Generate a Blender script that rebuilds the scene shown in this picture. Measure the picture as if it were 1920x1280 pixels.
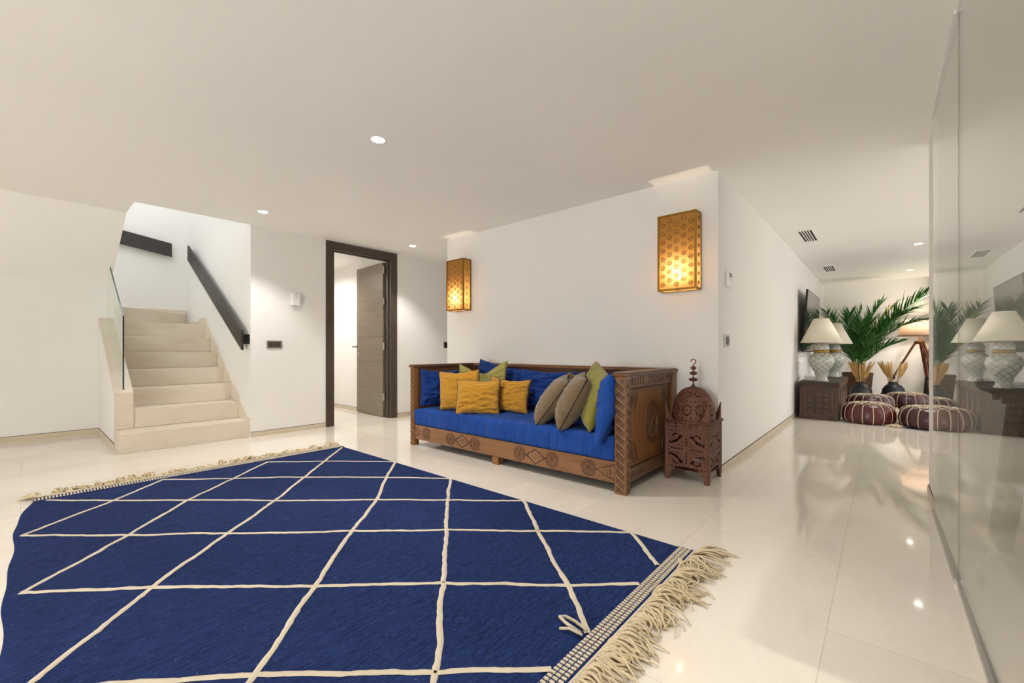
import bpy, bmesh, math, random
from mathutils import Vector, Matrix, noise
PI = math.pi
for o in list(bpy.data.objects): bpy.data.objects.remove(o)
S = bpy.context.scene
COL = S.collection
R = math.radians

# ------------------------------------------------------------------ camera
cd = bpy.data.cameras.new('camera')
cd.sensor_width = 36.0; cd.lens = 15.0; cd.shift_y = 17/1920; cd.clip_start = 0.02
cam = bpy.data.objects.new('camera', cd); COL.objects.link(cam)
cam.location = (0, 0, 1.02); cam.rotation_euler = (PI/2, 0, math.atan2(695, 800))
S.camera = cam
# ------------------------------------------------------------------ world, view
w = bpy.data.worlds.new('world'); S.world = w; w.use_nodes = True
w.node_tree.nodes['Background'].inputs[0].default_value = (1, 1, 1, 1)
w.node_tree.nodes['Background'].inputs[1].default_value = 0.05
vs = S.view_settings
vs.view_transform = 'Standard'; vs.look = 'None'; vs.gamma = 1.0; vs.exposure = 0.14
vs.use_curve_mapping = False
S.cycles.use_denoising = True
S.cycles.max_bounces = 14; S.cycles.diffuse_bounces = 12; S.cycles.glossy_bounces = 5
S.cycles.transparent_max_bounces = 14; S.cycles.transmission_bounces = 6
S.cycles.sample_clamp_indirect = 6.0
H = 2.505

def light(name, kind, loc, energy, color=(1, 1, 1), rot=(0, 0, 0), **kw):
    l = bpy.data.lights.new(name, kind); l.energy = energy; l.color = color
    for k, v in kw.items(): setattr(l, k, v)
    o = bpy.data.objects.new(name, l); o.location = loc; o.rotation_euler = rot
    COL.objects.link(o); return o
# daylight falling down the stairwell from an assumed roof light, unseen
light('stairwell_daylight', 'AREA', (-7.1, 0.2, 5.05), 60, (0.90, 0.955, 1.0), shape='RECTANGLE', size=2.4, size_y=2.6)
# unseen fill light added at the wall behind the viewer to brighten the room
light('rear_fill', 'AREA', (-.82, -6.1, 1.3), 205, (0.965, 0.985, 1.0), (R(100), 0, 0), shape='RECTANGLE', size=2.0, size_y=2.0)
# unseen fill light added right of the far sitting room to brighten the corridor
light('corridor_fill', 'AREA', (3.93, 8.2, 1.35), 80, (0.985, 0.985, 0.98), (R(90), 0, R(90)), shape='RECTANGLE', size=6.5, size_y=2.0)
DOWN_E, DOWN_C = 105, (1.0, 0.962, 0.915)
# ------------------------------------------------------------------ materials
def mat(name, col=(.8, .8, .8), rough=.5, metal=0., spec=.5, **kw):
    m = bpy.data.materials.new(name); m.use_nodes = True
    b = m.node_tree.nodes['Principled BSDF']
    b.inputs['Base Color'].default_value = (*col, 1); b.inputs['Roughness'].default_value = rough
    b.inputs['Metallic'].default_value = metal; b.inputs['Specular IOR Level'].default_value = spec
    for k, v in kw.items(): b.inputs[k].default_value = v
    return m
class NT:
    def __init__(s, m): s.t = m.node_tree; s.n = s.t.nodes; s.l = s.t.links; s.b = s.n.get('Principled BSDF'); s.out = s.n['Material Output']
    def new(s, typ, **kw):
        n = s.n.new(typ)
        for k, v in kw.items():
            if isinstance(v, dict):
                for kk, vv in v.items():
                    n.inputs[kk].default_value = vv
            else: setattr(n, k, v)
        return n
    def link(s, a, b): s.l.new(a, b)
    def coord(s, which='Object', scale=(1, 1, 1), rot=(0, 0, 0), loc=(0, 0, 0)):
        c = s.new('ShaderNodeTexCoord'); mp = s.new('ShaderNodeMapping')
        mp.inputs['Scale'].default_value = scale; mp.inputs['Rotation'].default_value = rot; mp.inputs['Location'].default_value = loc
        s.link(c.outputs[which], mp.inputs[0]); return mp.outputs[0]
    def noise(s, vec, scale, detail=4, rough=.5):
        n = s.new('ShaderNodeTexNoise'); n.inputs['Scale'].default_value = scale; n.inputs['Detail'].default_value = detail
        n.inputs['Roughness'].default_value = rough; s.link(vec, n.inputs['Vector']); return n.outputs['Fac']
    def ramp(s, fac, stops, interp='LINEAR'):
        r = s.new('ShaderNodeValToRGB'); r.color_ramp.interpolation = interp
        e = r.color_ramp.elements
        while len(e) < len(stops): e.new(.5)
        for i, (p, c) in enumerate(stops):
            e[i].position = p; e[i].color = (*c, 1) if len(c) == 3 else c
        s.link(fac, r.inputs[0]); return r.outputs[0]
    def mix(s, fac, a, b, typ='MIX'):
        m = s.new('ShaderNodeMix', data_type='RGBA', blend_type=typ)
        if isinstance(fac, (int, float)): m.inputs[0].default_value = fac
        else: s.link(fac, m.inputs[0])
        for i, v in ((6, a), (7, b)):
            if isinstance(v, tuple): m.inputs[i].default_value = (*v, 1)
            else: s.link(v, m.inputs[i])
        return m.outputs[2]
    def math(s, op, a, b=None, c=None):
        m = s.new('ShaderNodeMath', operation=op)
        for i, v in enumerate((a, b, c)):
            if v is None: continue
            if isinstance(v, (int, float)): m.inputs[i].default_value = v
            else: s.link(v, m.inputs[i])
        return m.outputs[0]
    def bump(s, h, strength=.3, dist=.01):
        b = s.new('ShaderNodeBump'); b.inputs['Strength'].default_value = strength; b.inputs['Distance'].default_value = dist
        s.link(h, b.inputs['Height']); s.link(b.outputs[0], s.b.inputs['Normal'])
    def base(s, c): s.link(c, s.b.inputs['Base Color'])

def paint(name, col):
    m = mat(name, col, .6, spec=.25); t = NT(m)
    v = t.coord('Object'); n = t.noise(v, 1.3, 3)
    t.base(t.ramp(n, [(.3, tuple(c*.975 for c in col)), (.7, col)]))
    t.bump(t.noise(v, 180, 2), .04, .002); return m
M_WALL = paint('wall_paint', (.80, .785, .76))
M_CEIL = paint('ceiling_paint', (.93, .918, .90))
def stone(name, base, dark, light_, rough=.3, scale=1., spec=.5, tiles=False):
    m = mat(name, base, rough, spec=spec); t = NT(m)
    v = t.coord('Object', (scale, scale*.45, scale), rot=(0, 0, .35))
    n1 = t.noise(v, 1.7, 7, .62); n2 = t.noise(v, 5.5, 8, .7)
    c = t.ramp(n1, [(.25, dark), (.48, base), (.75, light_)])
    vein = t.ramp(n2, [(.46, (0, 0, 0)), (.5, (1, 1, 1)), (.54, (0, 0, 0))])
    c = t.mix(t.math('MULTIPLY', vein, .10), c, tuple(x*.78 for x in base))
    if tiles:
        cc = t.new('ShaderNodeTexCoord'); sp = t.new('ShaderNodeSeparateXYZ'); cb = t.new('ShaderNodeCombineXYZ')
        t.link(cc.outputs['Object'], sp.inputs[0])
        t.link(sp.outputs['Y'], cb.inputs['X']); t.link(t.math('ADD', sp.outputs['X'], .155+6.45), cb.inputs['Y'])
        br = t.new('ShaderNodeTexBrick', offset=.5)
        br.inputs['Scale'].default_value = 1; br.inputs['Brick Width'].default_value = 1.29; br.inputs['Row Height'].default_value = .645
        br.inputs['Mortar Size'].default_value = .0022; br.inputs['Mortar Smooth'].default_value = .2
        br.inputs['Color1'].default_value = (.93, .93, .93, 1); br.inputs['Color2'].default_value = (1, 1, 1, 1); br.inputs['Mortar'].default_value = (.80, .78, .75, 1)
        t.link(cb.outputs[0], br.inputs['Vector'])
        c = t.mix(1.0, c, br.outputs['Color'], 'MULTIPLY')
    t.base(c); return m
M_FLOOR = stone('polished_marble', (.755, .70, .615), (.69, .625, .53), (.80, .75, .67), .055, .8, .6, True)
M_STEP = stone('honed_limestone', (.66, .585, .48), (.585, .50, .395), (.71, .64, .54), .38, 2.)
M_BASE = stone('baseboard_stone', (.60, .52, .40), (.54, .46, .34), (.66, .58, .46), .35, 2.)
M_GAP = mat('shadow_gap_black', (.02, .018, .016), .8)
def wood(name, base, dark, rough=.4, axis='X', scale=1., bump=.15):
    m = mat(name, base, rough); t = NT(m)
    sc = {'X': (1.2, 14, 14), 'Y': (14, 1.2, 14), 'Z': (14, 14, 1.2)}[axis]
    v = t.coord('Object', tuple(a*scale for a in sc))
    n = t.noise(v, 1.4, 8, .65); f = t.noise(v, 7, 4, .6)
    c = t.ramp(n, [(.28, dark), (.62, base), (.9, tuple(min(1, x*1.25) for x in base))])
    c = t.mix(t.math('MULTIPLY', f, .35), c, dark)
    t.base(c); t.bump(f, bump, .004); return m
M_WENGE_V = wood('grey_brown_veneer_upright', (.075, .052, .037), (.045, .031, .023), .42, 'Z')
M_WENGE_H = wood('grey_brown_veneer_across', (.075, .052, .037), (.045, .031, .023), .42, 'Y')
M_LEAF = wood('door_leaf_veneer', (.215, .175, .125), (.155, .125, .09), .34, 'X')
M_RAIL = wood('dark_handrail_oak', (.040, .032, .030), (.022, .018, .018), .45, 'X')
M_CEDAR_X = wood('carved_cedar_along', (.27, .130, .056), (.15, .066, .026), .36, 'X')
M_CEDAR_Z = wood('carved_cedar_upright', (.275, .120, .034), (.14, .058, .018), .33, 'Z')
M_CEDAR_Y = wood('carved_cedar_across', (.185, .085, .034), (.095, .040, .016), .36, 'Y')
M_CEDAR_D = wood('dark_cedar_back', (.12, .048, .020), (.06, .023, .010), .4, 'X')
M_GROOVE = mat('carving_dark_brown', (.045, .016, .007), .6)  # dark brown of the carved lines
M_RIDGE = mat('carving_pale_brown', (.50, .30, .15), .5)  # pale brown of some carved lines
M_RELIEF = wood('carved_relief', (.16, .072, .030), (.085, .036, .015), .38, 'Z')
M_CHEST = wood('dark_carved_walnut', (.050, .028, .017), (.024, .013, .008), .62, 'X')
M_TABLE = mat('near_black_wood', (.010, .008, .006), .6, spec=.2)
M_CHESTL = mat('worn_walnut_edge', (.17, .085, .042), .55)
def fabric(name, col, dark=None, weave=420, rough=.85, bumps=.25, sheen=.3, var=3.):
    m = mat(name, col, rough, spec=.2); t = NT(m)
    t.b.inputs['Sheen Weight'].default_value = sheen; t.b.inputs['Sheen Roughness'].default_value = .5
    v = t.coord('Object'); n = t.noise(v, var, 5, .6); g = t.noise(v, 90, 3, .7)
    d = dark or tuple(x*.72 for x in col)
    c = t.ramp(n, [(.3, d), (.7, col)])
    c = t.mix(t.math('MULTIPLY', g, .35), c, tuple(x*.6 for x in col)); t.base(c)
    wv = t.new('ShaderNodeTexWave', wave_type='BANDS', bands_direction='X'); wv.inputs['Scale'].default_value = weave/6.3
    t.link(v, wv.inputs['Vector'])
    wz = t.new('ShaderNodeTexWave', wave_type='BANDS', bands_direction='Z'); wz.inputs['Scale'].default_value = weave/6.3
    t.link(v, wz.inputs['Vector'])
    t.bump(t.math('ADD', t.math('ADD', wv.outputs['Fac'], wz.outputs['Fac']), g), bumps, .0015); return m
M_BLUE = fabric('cobalt_linen', (.011, .066, .315), (.008, .045, .235), 300, sheen=.03)
M_NAVY = fabric('royal_blue_linen', (.010, .046, .235), (.006, .028, .155), 300, sheen=.03)
M_MUST = fabric('mustard_muslin', (.52, .265, .026), (.42, .20, .017), 260)
M_TAUPE = fabric('taupe_linen', (.175, .122, .066), (.13, .088, .044), 260)
M_LIME = fabric('pale_lime_linen', (.38, .355, .11), (.30, .275, .075), 300, sheen=.1)
M_OLIVE = fabric('olive_green_linen', (.24, .215, .024), (.16, .14, .013), 300)
M_STITCH = mat('dark_stitching', (.06, .03, .015), .9)
M_STITCHB = mat('black_stitching', (.015, .014, .015), .9)
M_WOOL = fabric('cream_wool', (.74, .62, .42), (.62, .49, .29), 700, .95, .5)
M_CREAM = fabric('cream_stripe_wool', (.70, .62, .47), (.60, .51, .37), 900, .95, .5)
def seat_mat():
    m = M_BLUE.copy(); m.name = 'cobalt_seat_cover'; t = NT(m)
    n1 = t.noise(t.coord('Object', (9, 1.3, 2.2), rot=(0, .15, .25)), 1.2, 2, .5); n2 = t.noise(t.coord('Object', (7, 5, 3), rot=(0, 0, .6)), 1.2, 3, .55)
    b = t.new('ShaderNodeBump'); b.inputs['Strength'].default_value = .9; b.inputs['Distance'].default_value = .06
    t.link(t.math('ADD', n1, n2), b.inputs['Height'])
    old = [l for l in t.t.links if l.to_socket == t.b.inputs['Normal']][0].from_node
    t.link(b.outputs[0], old.inputs['Normal']); return m
M_SEAT = seat_mat()
def rug_mat():
    m = mat('navy_flatweave', (.012, .03, .15), .95, spec=.15); t = NT(m)
    v = t.coord('Object'); vs_ = t.coord('Object', (40, 3, 1)); vf = t.coord('Object', (160, 420, 1))
    a = t.noise(vs_, 2., 5, .6); b = t.noise(v, 1.1, 3); f = t.noise(vf, 1., 3)
    c = t.ramp(b, [(.3, (.009, .022, .092)), (.7, (.014, .031, .122))])
    c = t.mix(t.ramp(a, [(.42, (0, 0, 0)), (.68, (.8, .8, .8))]), c, (.004, .009, .045))
    hz = t.noise(t.coord('Object', (110, 28, 1)), 1., 4, .7)
    c = t.mix(t.ramp(hz, [(.50, (0, 0, 0)), (.72, (.55, .55, .55))]), c, (.035, .062, .19))
    c = t.mix(t.ramp(hz, [(.28, (.7, .7, .7)), (.46, (0, 0, 0))]), c, (.004, .008, .04))
    sp = t.ramp(t.noise(v, 170, 1), [(.72, (0, 0, 0)), (.76, (1, 1, 1))])
    c = t.mix(t.math('MULTIPLY', sp, .35), c, (.30, .32, .42)); t.base(c)
    t.bump(t.math('ADD', f, t.math('MULTIPLY', a, 1.2)), .7, .004); return m
M_RUG = rug_mat()
M_RUST = None
def rust():
    m = mat('rusty_red_iron', (.12, .04, .026), .62, .35); t = NT(m)
    v = t.coord('Object'); n = t.noise(v, 9, 7, .7)
    t.base(t.ramp(n, [(.3, (.095, .040, .024)), (.55, (.150, .058, .034)), (.8, (.20, .098, .056))]))
    t.bump(t.noise(v, 60, 4), .3, .003); return m
M_RUST = rust()
M_BRASS = mat('aged_brass', (.30, .165, .028), .42, .9)
M_BRASSD = mat('dark_bronze', (.13, .06, .015), .5, .7)
def perforated():
    m = mat('perforated_brass', (.42, .24, .05), .4, .75); t = NT(m)
    vo = t.new('ShaderNodeTexVoronoi', feature='F1'); vo.inputs['Scale'].default_value = 230; vo.inputs['Randomness'].default_value = .55
    t.link(t.coord('Object'), vo.inputs['Vector'])
    hole = t.ramp(vo.outputs['Distance'], [(.30, (1, 1, 1)), (.36, (0, 0, 0))])
    tl = t.new('ShaderNodeBsdfTranslucent'); tl.inputs[0].default_value = (1., .74, .42, 1)
    tr = t.new('ShaderNodeBsdfTransparent'); tr.inputs[0].default_value = (1., .86, .66, 1)
    m1 = t.new('ShaderNodeMixShader'); m1.inputs[0].default_value = .45
    t.link(t.b.outputs[0], m1.inputs[1]); t.link(tl.outputs[0], m1.inputs[2])
    m2 = t.new('ShaderNodeMixShader'); t.link(hole, m2.inputs[0]); t.link(m1.outputs[0], m2.inputs[1]); t.link(tr.outputs[0], m2.inputs[2])
    t.link(m2.outputs[0], t.out.inputs[0]); return m
M_PERF = perforated()
def translucent(name, col, amt=.5):
    m = mat(name, col, .8, spec=.1); t = NT(m)
    tl = t.new('ShaderNodeBsdfTranslucent'); tl.inputs[0].default_value = (*col, 1)
    mx = t.new('ShaderNodeMixShader'); mx.inputs[0].default_value = amt
    t.link(t.b.outputs[0], mx.inputs[1]); t.link(tl.outputs[0], mx.inputs[2]); t.link(mx.outputs[0], t.out.inputs[0]); return m
M_PETAL = translucent('petal_hole_glow', (.95, .75, .42), .6)  # cream stands in for lamplight shining through petal-shaped holes
M_SHADE = translucent('cream_lampshade', (.80, .755, .63), .25)
M_SHADEW = translucent('warm_linen_shade', (.84, .69, .57), .5)
def emit(name, col, s):
    m = bpy.data.materials.new(name); m.use_nodes = True; t = NT(m); t.n.remove(t.b)
    e = t.new('ShaderNodeEmission'); e.inputs[0].default_value = (*col, 1); e.inputs[1].default_value = s
    t.link(e.outputs[0], t.out.inputs[0]); return m
M_LED = emit('downlight_lamp', (1, .97, .92), 14)
M_BULB = emit('candle_bulb', (1, .80, .50), 45)
def glass(name, tint, rough=0.):
    m = bpy.data.materials.new(name); m.use_nodes = True; t = NT(m); t.n.remove(t.b)
    tr = t.new('ShaderNodeBsdfTransparent'); tr.inputs[0].default_value = (*tint, 1)
    gl = t.new('ShaderNodeBsdfGlossy'); gl.inputs['Roughness'].default_value = rough; gl.inputs[0].default_value = (1, 1, 1, 1)
    ge = t.new('ShaderNodeNewGeometry'); fr = t.new('ShaderNodeFresnel')
    # the same reflectance seen from either side of each face
    t.link(t.math('ADD', t.math('MULTIPLY', ge.outputs['Backfacing'], 1/1.52-1.52), 1.52), fr.inputs['IOR'])
    mx = t.new('ShaderNodeMixShader'); t.link(fr.outputs[0], mx.inputs[0]); t.link(tr.outputs[0], mx.inputs[1]); t.link(gl.outputs[0], mx.inputs[2])
    t.link(mx.outputs[0], t.out.inputs[0]); return m
M_GLASS = glass('clear_wall_glass', (.975, .985, .97))
M_GLASSG = glass('greenish_stair_glass', (.93, .975, .95))
M_GLASSE = mat('glass_edge_dark', (.006, .02, .018), .15)
M_SEAL = mat('clear_grey_seal', (.22, .21, .18), .5)
M_STEEL = mat('brushed_steel', (.55, .53, .50), .3, 1.)
M_CHROME = mat('chrome_grey', (.42, .41, .40), .35, .8)
M_DKPLAST = mat('dark_brown_rocker', (.06, .045, .035), .4)
M_WHITEP = mat('white_plastic', (.80, .79, .77), .4)
M_LCD = mat('grey_display', (.18, .17, .16), .2)
M_BLACK = mat('black_gloss', (.006, .006, .007), .45, spec=.3)
M_SCREEN = mat('tv_screen_glass', (.012, .011, .010), .05, spec=.9)
M_POT = mat('matte_black_ceramic', (.012, .016, .024), .38)
M_DARKHOLE = mat('duct_darkness', (.01, .01, .01), .9)
def leather(name, a, b):
    m = mat(name, a, .32); t = NT(m); v = t.coord('Object')
    t.base(t.ramp(t.noise(v, 4, 4), [(.3, b), (.7, a)])); t.bump(t.noise(v, 45, 4), .25, .004); return m
M_LEATH = leather('oxblood_leather', (.105, .016, .014), (.05, .009, .010))
M_LEATHD = leather('plum_brown_leather', (.065, .014, .018), (.032, .008, .011))
M_THREAD = mat('cream_thread', (.68, .58, .42), .9)
def leafm(name, a, b):
    m = mat(name, a, .38); t = NT(m)
    t.base(t.ramp(t.noise(t.coord('Object'), 5, 3), [(.3, b), (.7, a)])); return m
M_PALM = leafm('palm_green', (.036, .165, .022), (.013, .075, .011))
M_PALMY = leafm('yellowing_palm_rib', (.24, .22, .03), (.10, .14, .02))
M_WHEAT = fabric('dried_straw', (.66, .43, .18), (.50, .29, .09), 900)
def basketm():
    m = mat('brown_wicker', (.12, .06, .028), .7); t = NT(m)
    wv = t.new('ShaderNodeTexWave', wave_type='BANDS', bands_direction='Z'); wv.inputs['Scale'].default_value = 14; wv.inputs['Distortion'].default_value = 2.5
    t.link(t.coord('Object'), wv.inputs['Vector'])
    t.base(t.ramp(wv.outputs['Fac'], [(.2, (.05, .024, .012)), (.8, (.17, .085, .04))])); t.bump(wv.outputs['Fac'], .6, .01); return m
M_WICK = basketm()
M_MAHOG = wood('reddish_tripod_wood', (.20, .065, .028), (.11, .033, .015), .35, 'Z')
M_CURT = fabric('dark_curtain_cloth', (.03, .026, .025), None, 300)
def ceramic():
    m = mat('painted_ceramic', (.6, .6, .5), .15); t = NT(m)
    uv = t.new('ShaderNodeTexCoord'); sp = t.new('ShaderNodeSeparateXYZ'); t.link(uv.outputs['UV'], sp.inputs[0])
    A = t.math('MULTIPLY', sp.outputs['X'], 9.); B = t.math('MULTIPLY', sp.outputs['Y'], 5.5)
    p = t.math('FRACT', t.math('ADD', A, B)); q = t.math('FRACT', t.math('ADD', t.math('SUBTRACT', A, B), 20.))
    def tri(x): return t.math('ABSOLUTE', t.math('SUBTRACT', x, .5))
    dp, dq = tri(p), tri(q)
    line = t.math('GREATER_THAN', t.math('MAXIMUM', dp, dq), .455)
    rad = t.math('SQRT', t.math('ADD', t.math('MULTIPLY', dp, dp), t.math('MULTIPLY', dq, dq)))
    vo = t.new('ShaderNodeTexVoronoi', feature='F1'); vo.inputs['Scale'].default_value = 55; t.link(t.coord('Object'), vo.inputs['Vector'])
    fl = t.ramp(vo.outputs['Distance'], [(.18, (.13, .19, .17)), (.36, (.47, .47, .38))])
    ring = t.ramp(rad, [(0., (.45, .30, .05)), (.055, (.40, .30, .06)), (.085, (.45, .47, .38)), (.20, (.44, .46, .37)), (.25, (.13, .22, .20)), (.30, (.46, .47, .38))])
    c = t.mix(.45, fl, ring); c = t.mix(line, c, (.045, .065, .20)); t.base(c); return m
M_CERAM = ceramic()

# ------------------------------------------------------------------ mesh building
class MB:
    def __init__(s): s.v = []; s.f = []; s.m = []; s.uv = {}
    def add(s, verts, faces, mi=0, M=None):
        k = len(s.v)
        s.v += [tuple(M @ Vector(p)) if M else tuple(p) for p in verts]
        s.f += [tuple(i+k for i in f) for f in faces]; s.m += [mi]*len(faces); return k
    def box(s, a, b, mi=0, M=None):
        (x0, y0, z0), (x1, y1, z1) = a, b
        x0, x1 = min(x0, x1), max(x0, x1); y0, y1 = min(y0, y1), max(y0, y1); z0, z1 = min(z0, z1), max(z0, z1)
        s.add([(x0, y0, z0), (x1, y0, z0), (x1, y1, z0), (x0, y1, z0), (x0, y0, z1), (x1, y0, z1), (x1, y1, z1), (x0, y1, z1)],
              [(0, 3, 2, 1), (4, 5, 6, 7), (0, 1, 5, 4), (1, 2, 6, 5), (2, 3, 7, 6), (3, 0, 4, 7)], mi, M); return s
    def prism(s, poly, axis, a, b, mi=0, M=None):
        n = len(poly)
        def P(p, t): return {'x': (t, p[0], p[1]), 'y': (p[0], t, p[1]), 'z': (p[0], p[1], t)}[axis]
        s.add([P(p, a) for p in poly]+[P(p, b) for p in poly],
              [tuple(range(n))[::-1], tuple(range(n, 2*n))]+[(i, (i+1) % n, n+(i+1) % n, n+i) for i in range(n)], mi, M); return s
    def lathe(s, prof, n=32, mi=0, M=None, cap=True, a0=0, a1=2*PI):
        full = abs(a1-a0-2*PI) < 1e-6; cols = n if full else n+1
        vs_ = []
        for r, z in prof:
            for i in range(cols):
                a = a0+(a1-a0)*i/n; vs_.append((r*math.cos(a), r*math.sin(a), z))
        fs = []
        for j in range(len(prof)-1):
            for i in range(n):
                i2 = (i+1) % cols; fs.append((j*cols+i, j*cols+i2, (j+1)*cols+i2, (j+1)*cols+i))
        if cap and full:
            if prof[0][0] > 1e-5: fs.append(tuple(range(cols))[::-1])
            if prof[-1][0] > 1e-5: fs.append(tuple((len(prof)-1)*cols+i for i in range(cols)))
        s.add(vs_, fs, mi, M); return s
    def tube(s, pts, r, n=6, mi=0, M=None, cap=True):
        pts = [Vector(p) for p in pts]; rr = r if isinstance(r, (list, tuple)) else [r]*len(pts)
        vs_ = []; up = None
        for i, p in enumerate(pts):
            d = (pts[min(i+1, len(pts)-1)]-pts[max(i-1, 0)])
            d = d.normalized() if d.length > 1e-9 else Vector((0, 0, 1))
            if up is None: up = Vector((0, 0, 1)) if abs(d.z) < .9 else Vector((1, 0, 0))
            x = d.cross(up); x = x.normalized() if x.length > 1e-6 else d.orthogonal().normalized()
            y = x.cross(d).normalized(); up = y
            for k in range(n):
                a = 2*PI*k/n; vs_.append(p+x*(rr[i]*math.cos(a))+y*(rr[i]*math.sin(a)))
        fs = [(i*n+k, i*n+(k+1) % n, (i+1)*n+(k+1) % n, (i+1)*n+k) for i in range(len(pts)-1) for k in range(n)]
        if cap: fs += [tuple(range(n))[::-1], tuple((len(pts)-1)*n+k for k in range(n))]
        s.add(vs_, fs, mi, M); return s
    def ring(s, c, r, tr, axis='y', n=24, mi=0, M=None, k=5, sx=1., sz=1.):
        pts = []
        for i in range(n+1):
            a = 2*PI*i/n; u, v = r*math.cos(a)*sx, r*math.sin(a)*sz
            pts.append({'y': (c[0]+u, c[1], c[2]+v), 'x': (c[0], c[1]+u, c[2]+v), 'z': (c[0]+u, c[1]+v, c[2])}[axis])
        return s.tube(pts, tr, k, mi, M, False)
    def ball(s, c, rx, ry=None, rz=None, mi=0, M=None, n=10, m=6):
        ry = rx if ry is None else ry; rz = rx if rz is None else rz
        T = Matrix.Translation(c) @ Matrix.Diagonal((rx, ry, rz, 1)); T = M @ T if M else T
        return s.lathe([(math.cos(-PI/2+PI*j/m), math.sin(-PI/2+PI*j/m)) for j in range(m+1)], n, mi, T, False)
    def mesh(s, name, smooth=False):
        me = bpy.data.meshes.new(name); me.from_pydata(s.v, [], s.f)
        me.polygons.foreach_set('material_index', s.m)
        if smooth: me.polygons.foreach_set('use_smooth', [True]*len(s.f))
        bm = bmesh.new(); bm.from_mesh(me); bmesh.ops.recalc_face_normals(bm, faces=bm.faces); bm.to_mesh(me); bm.free()
        me.update(); return me
    def build(s, name, mats, parent=None, smooth=False, bevel=0., loc=None, rot=None, auto=None, solid=0.):
        me = s.mesh(name, smooth)
        for m in (mats if isinstance(mats, (list, tuple)) else [mats]): me.materials.append(m)
        o = bpy.data.objects.new(name, me); COL.objects.link(o)
        if parent: o.parent = parent
        if loc: o.location = loc
        if rot: o.rotation_euler = rot
        if solid: md = o.modifiers.new('solid', 'SOLIDIFY'); md.thickness = solid; md.offset = 0
        if bevel:
            md = o.modifiers.new('bevel', 'BEVEL'); md.width = bevel; md.segments = 2; md.limit_method = 'ANGLE'; md.angle_limit = R(40)
        return o
def tag(o, label, cat, group=None):
    o['label'] = label; o['category'] = cat
    if group: o['group'] = group
    return o
def thing(name, label, cat, loc=(0, 0, 0), rot=(0, 0, 0), group=None):
    o = bpy.data.objects.new(name, None); COL.objects.link(o); o.empty_display_size = .1
    o.location = loc; o.rotation_euler = rot; return tag(o, label, cat, group)
def struct(o, label=None):
    o['kind'] = 'structure'
    if label: o['label'] = label
    return o
def kids(r): return [o for o in bpy.data.objects if o.parent == r]
def dup(root, loc, rot=None, label=None, name=None):
    r = root.copy(); COL.objects.link(r); r.location = loc
    if rot is not None: r.rotation_euler = rot
    if label: r['label'] = label
    for ch in kids(root):
        c = ch.copy(); COL.objects.link(c); c.parent = r
        for g in kids(ch):
            d = g.copy(); COL.objects.link(d); d.parent = c
    return r
def Bx(*ab, mats=M_WALL, name='box', **k): return MB().box(*ab).build(name, mats, **k)
def smooth_by_angle(o, a=40):
    me = o.data
    bm = bmesh.new(); bm.from_mesh(me)
    for e in bm.edges:
        if len(e.link_faces) == 2 and e.calc_face_angle(0) > R(a): e.smooth = False
    for f in bm.faces: f.smooth = True
    bm.to_mesh(me); bm.free(); return o

# ================================================================== SETTING
XD = -5.61     # wall with the door
struct(Bx((-9.7, -6.5, -.12), (4.2, 12.4, 0), mats=M_FLOOR, name='floor'))
ce = MB(); ce.box((-5.64, -6.5, H), (4.2, 12.4, H+.25)); ce.box((-6.13, -6.5, H), (-5.64, .745, H+.25)); ce.box((-9.7, 1.86, H), (-5.64, 12.4, H+.25))
struct(ce.build('ceiling', M_CEIL))
struct(MB().prism([(-6.13, H), (-7.36, 1.86), (-7.36, 2.2), (-6.13, 2.85)], 'y', -6.2, .745).build('ceiling_soffit', M_CEIL))
struct(Bx((-7.56, -6.2, 0), (-7.36, .775, 1.86), name='wall_left'))
ws = MB(); ws.box((-8.7, -3.2, 0), (-8.45, 1.9, 5.2)); struct(ws.build('wall_stairwell', M_WALL))
struct(Bx((-8.45, 1.772, 0), (XD, 1.9, H), name='wall_stairs'))
up = MB(); up.box((-8.45, 1.772, H), (-5.64, 1.9, 5.2)); up.box((-5.64, -3.2, H+.25), (-5.5, 1.9, 5.2)); up.box((-8.7, -3.35, 0), (-5.5, -3.2, 5.2)); up.box((-8.7, -3.35, 5.2), (-5.5, 1.9, 5.3))
struct(up.build('wall_upper', M_WALL))
wd = MB(); wd.box((-5.75, 1.9, 0), (XD, 2.74, H)); wd.box((-5.75, 2.74, 2.42), (XD, 3.70, H)); wd.box((-5.75, 3.70, 0), (XD, 7.2, H))
struct(wd.build('wall_door', M_WALL))
dr = MB(); dr.box((-9.5, 3.735, 0), (-5.75, 3.85, H)); dr.box((-9.7, 1.9, 0), (-9.5, 3.85, H)); struct(dr.build('wall_annex', M_WALL))
struct(Bx((-4.42, 3.76, 0), (-1.02, 12.2, H), name='wall_back'))
struct(Bx((-5.61, 7.0, 0), (-4.42, 7.2, H), name='wall_passage'))
struct(Bx((-1.02, 12.0, 0), (4.2, 12.2, H), name='wall_far'))
struct(Bx((.252, 3.795, 0), (4.0, 4.29, H), name='wall_right'))
struct(Bx((.252, -6.2, 0), (.36, -.6, H), name='wall_light_block'))  # unseen wall added to keep the rear fill light out of the glass room
struct(Bx((4.0, -6.35, 0), (4.2, 12.0, H), name='wall_outer'))
struct(Bx((-7.56, -6.35, 0), (4.0, -6.2, H), name='wall_front'))

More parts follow.
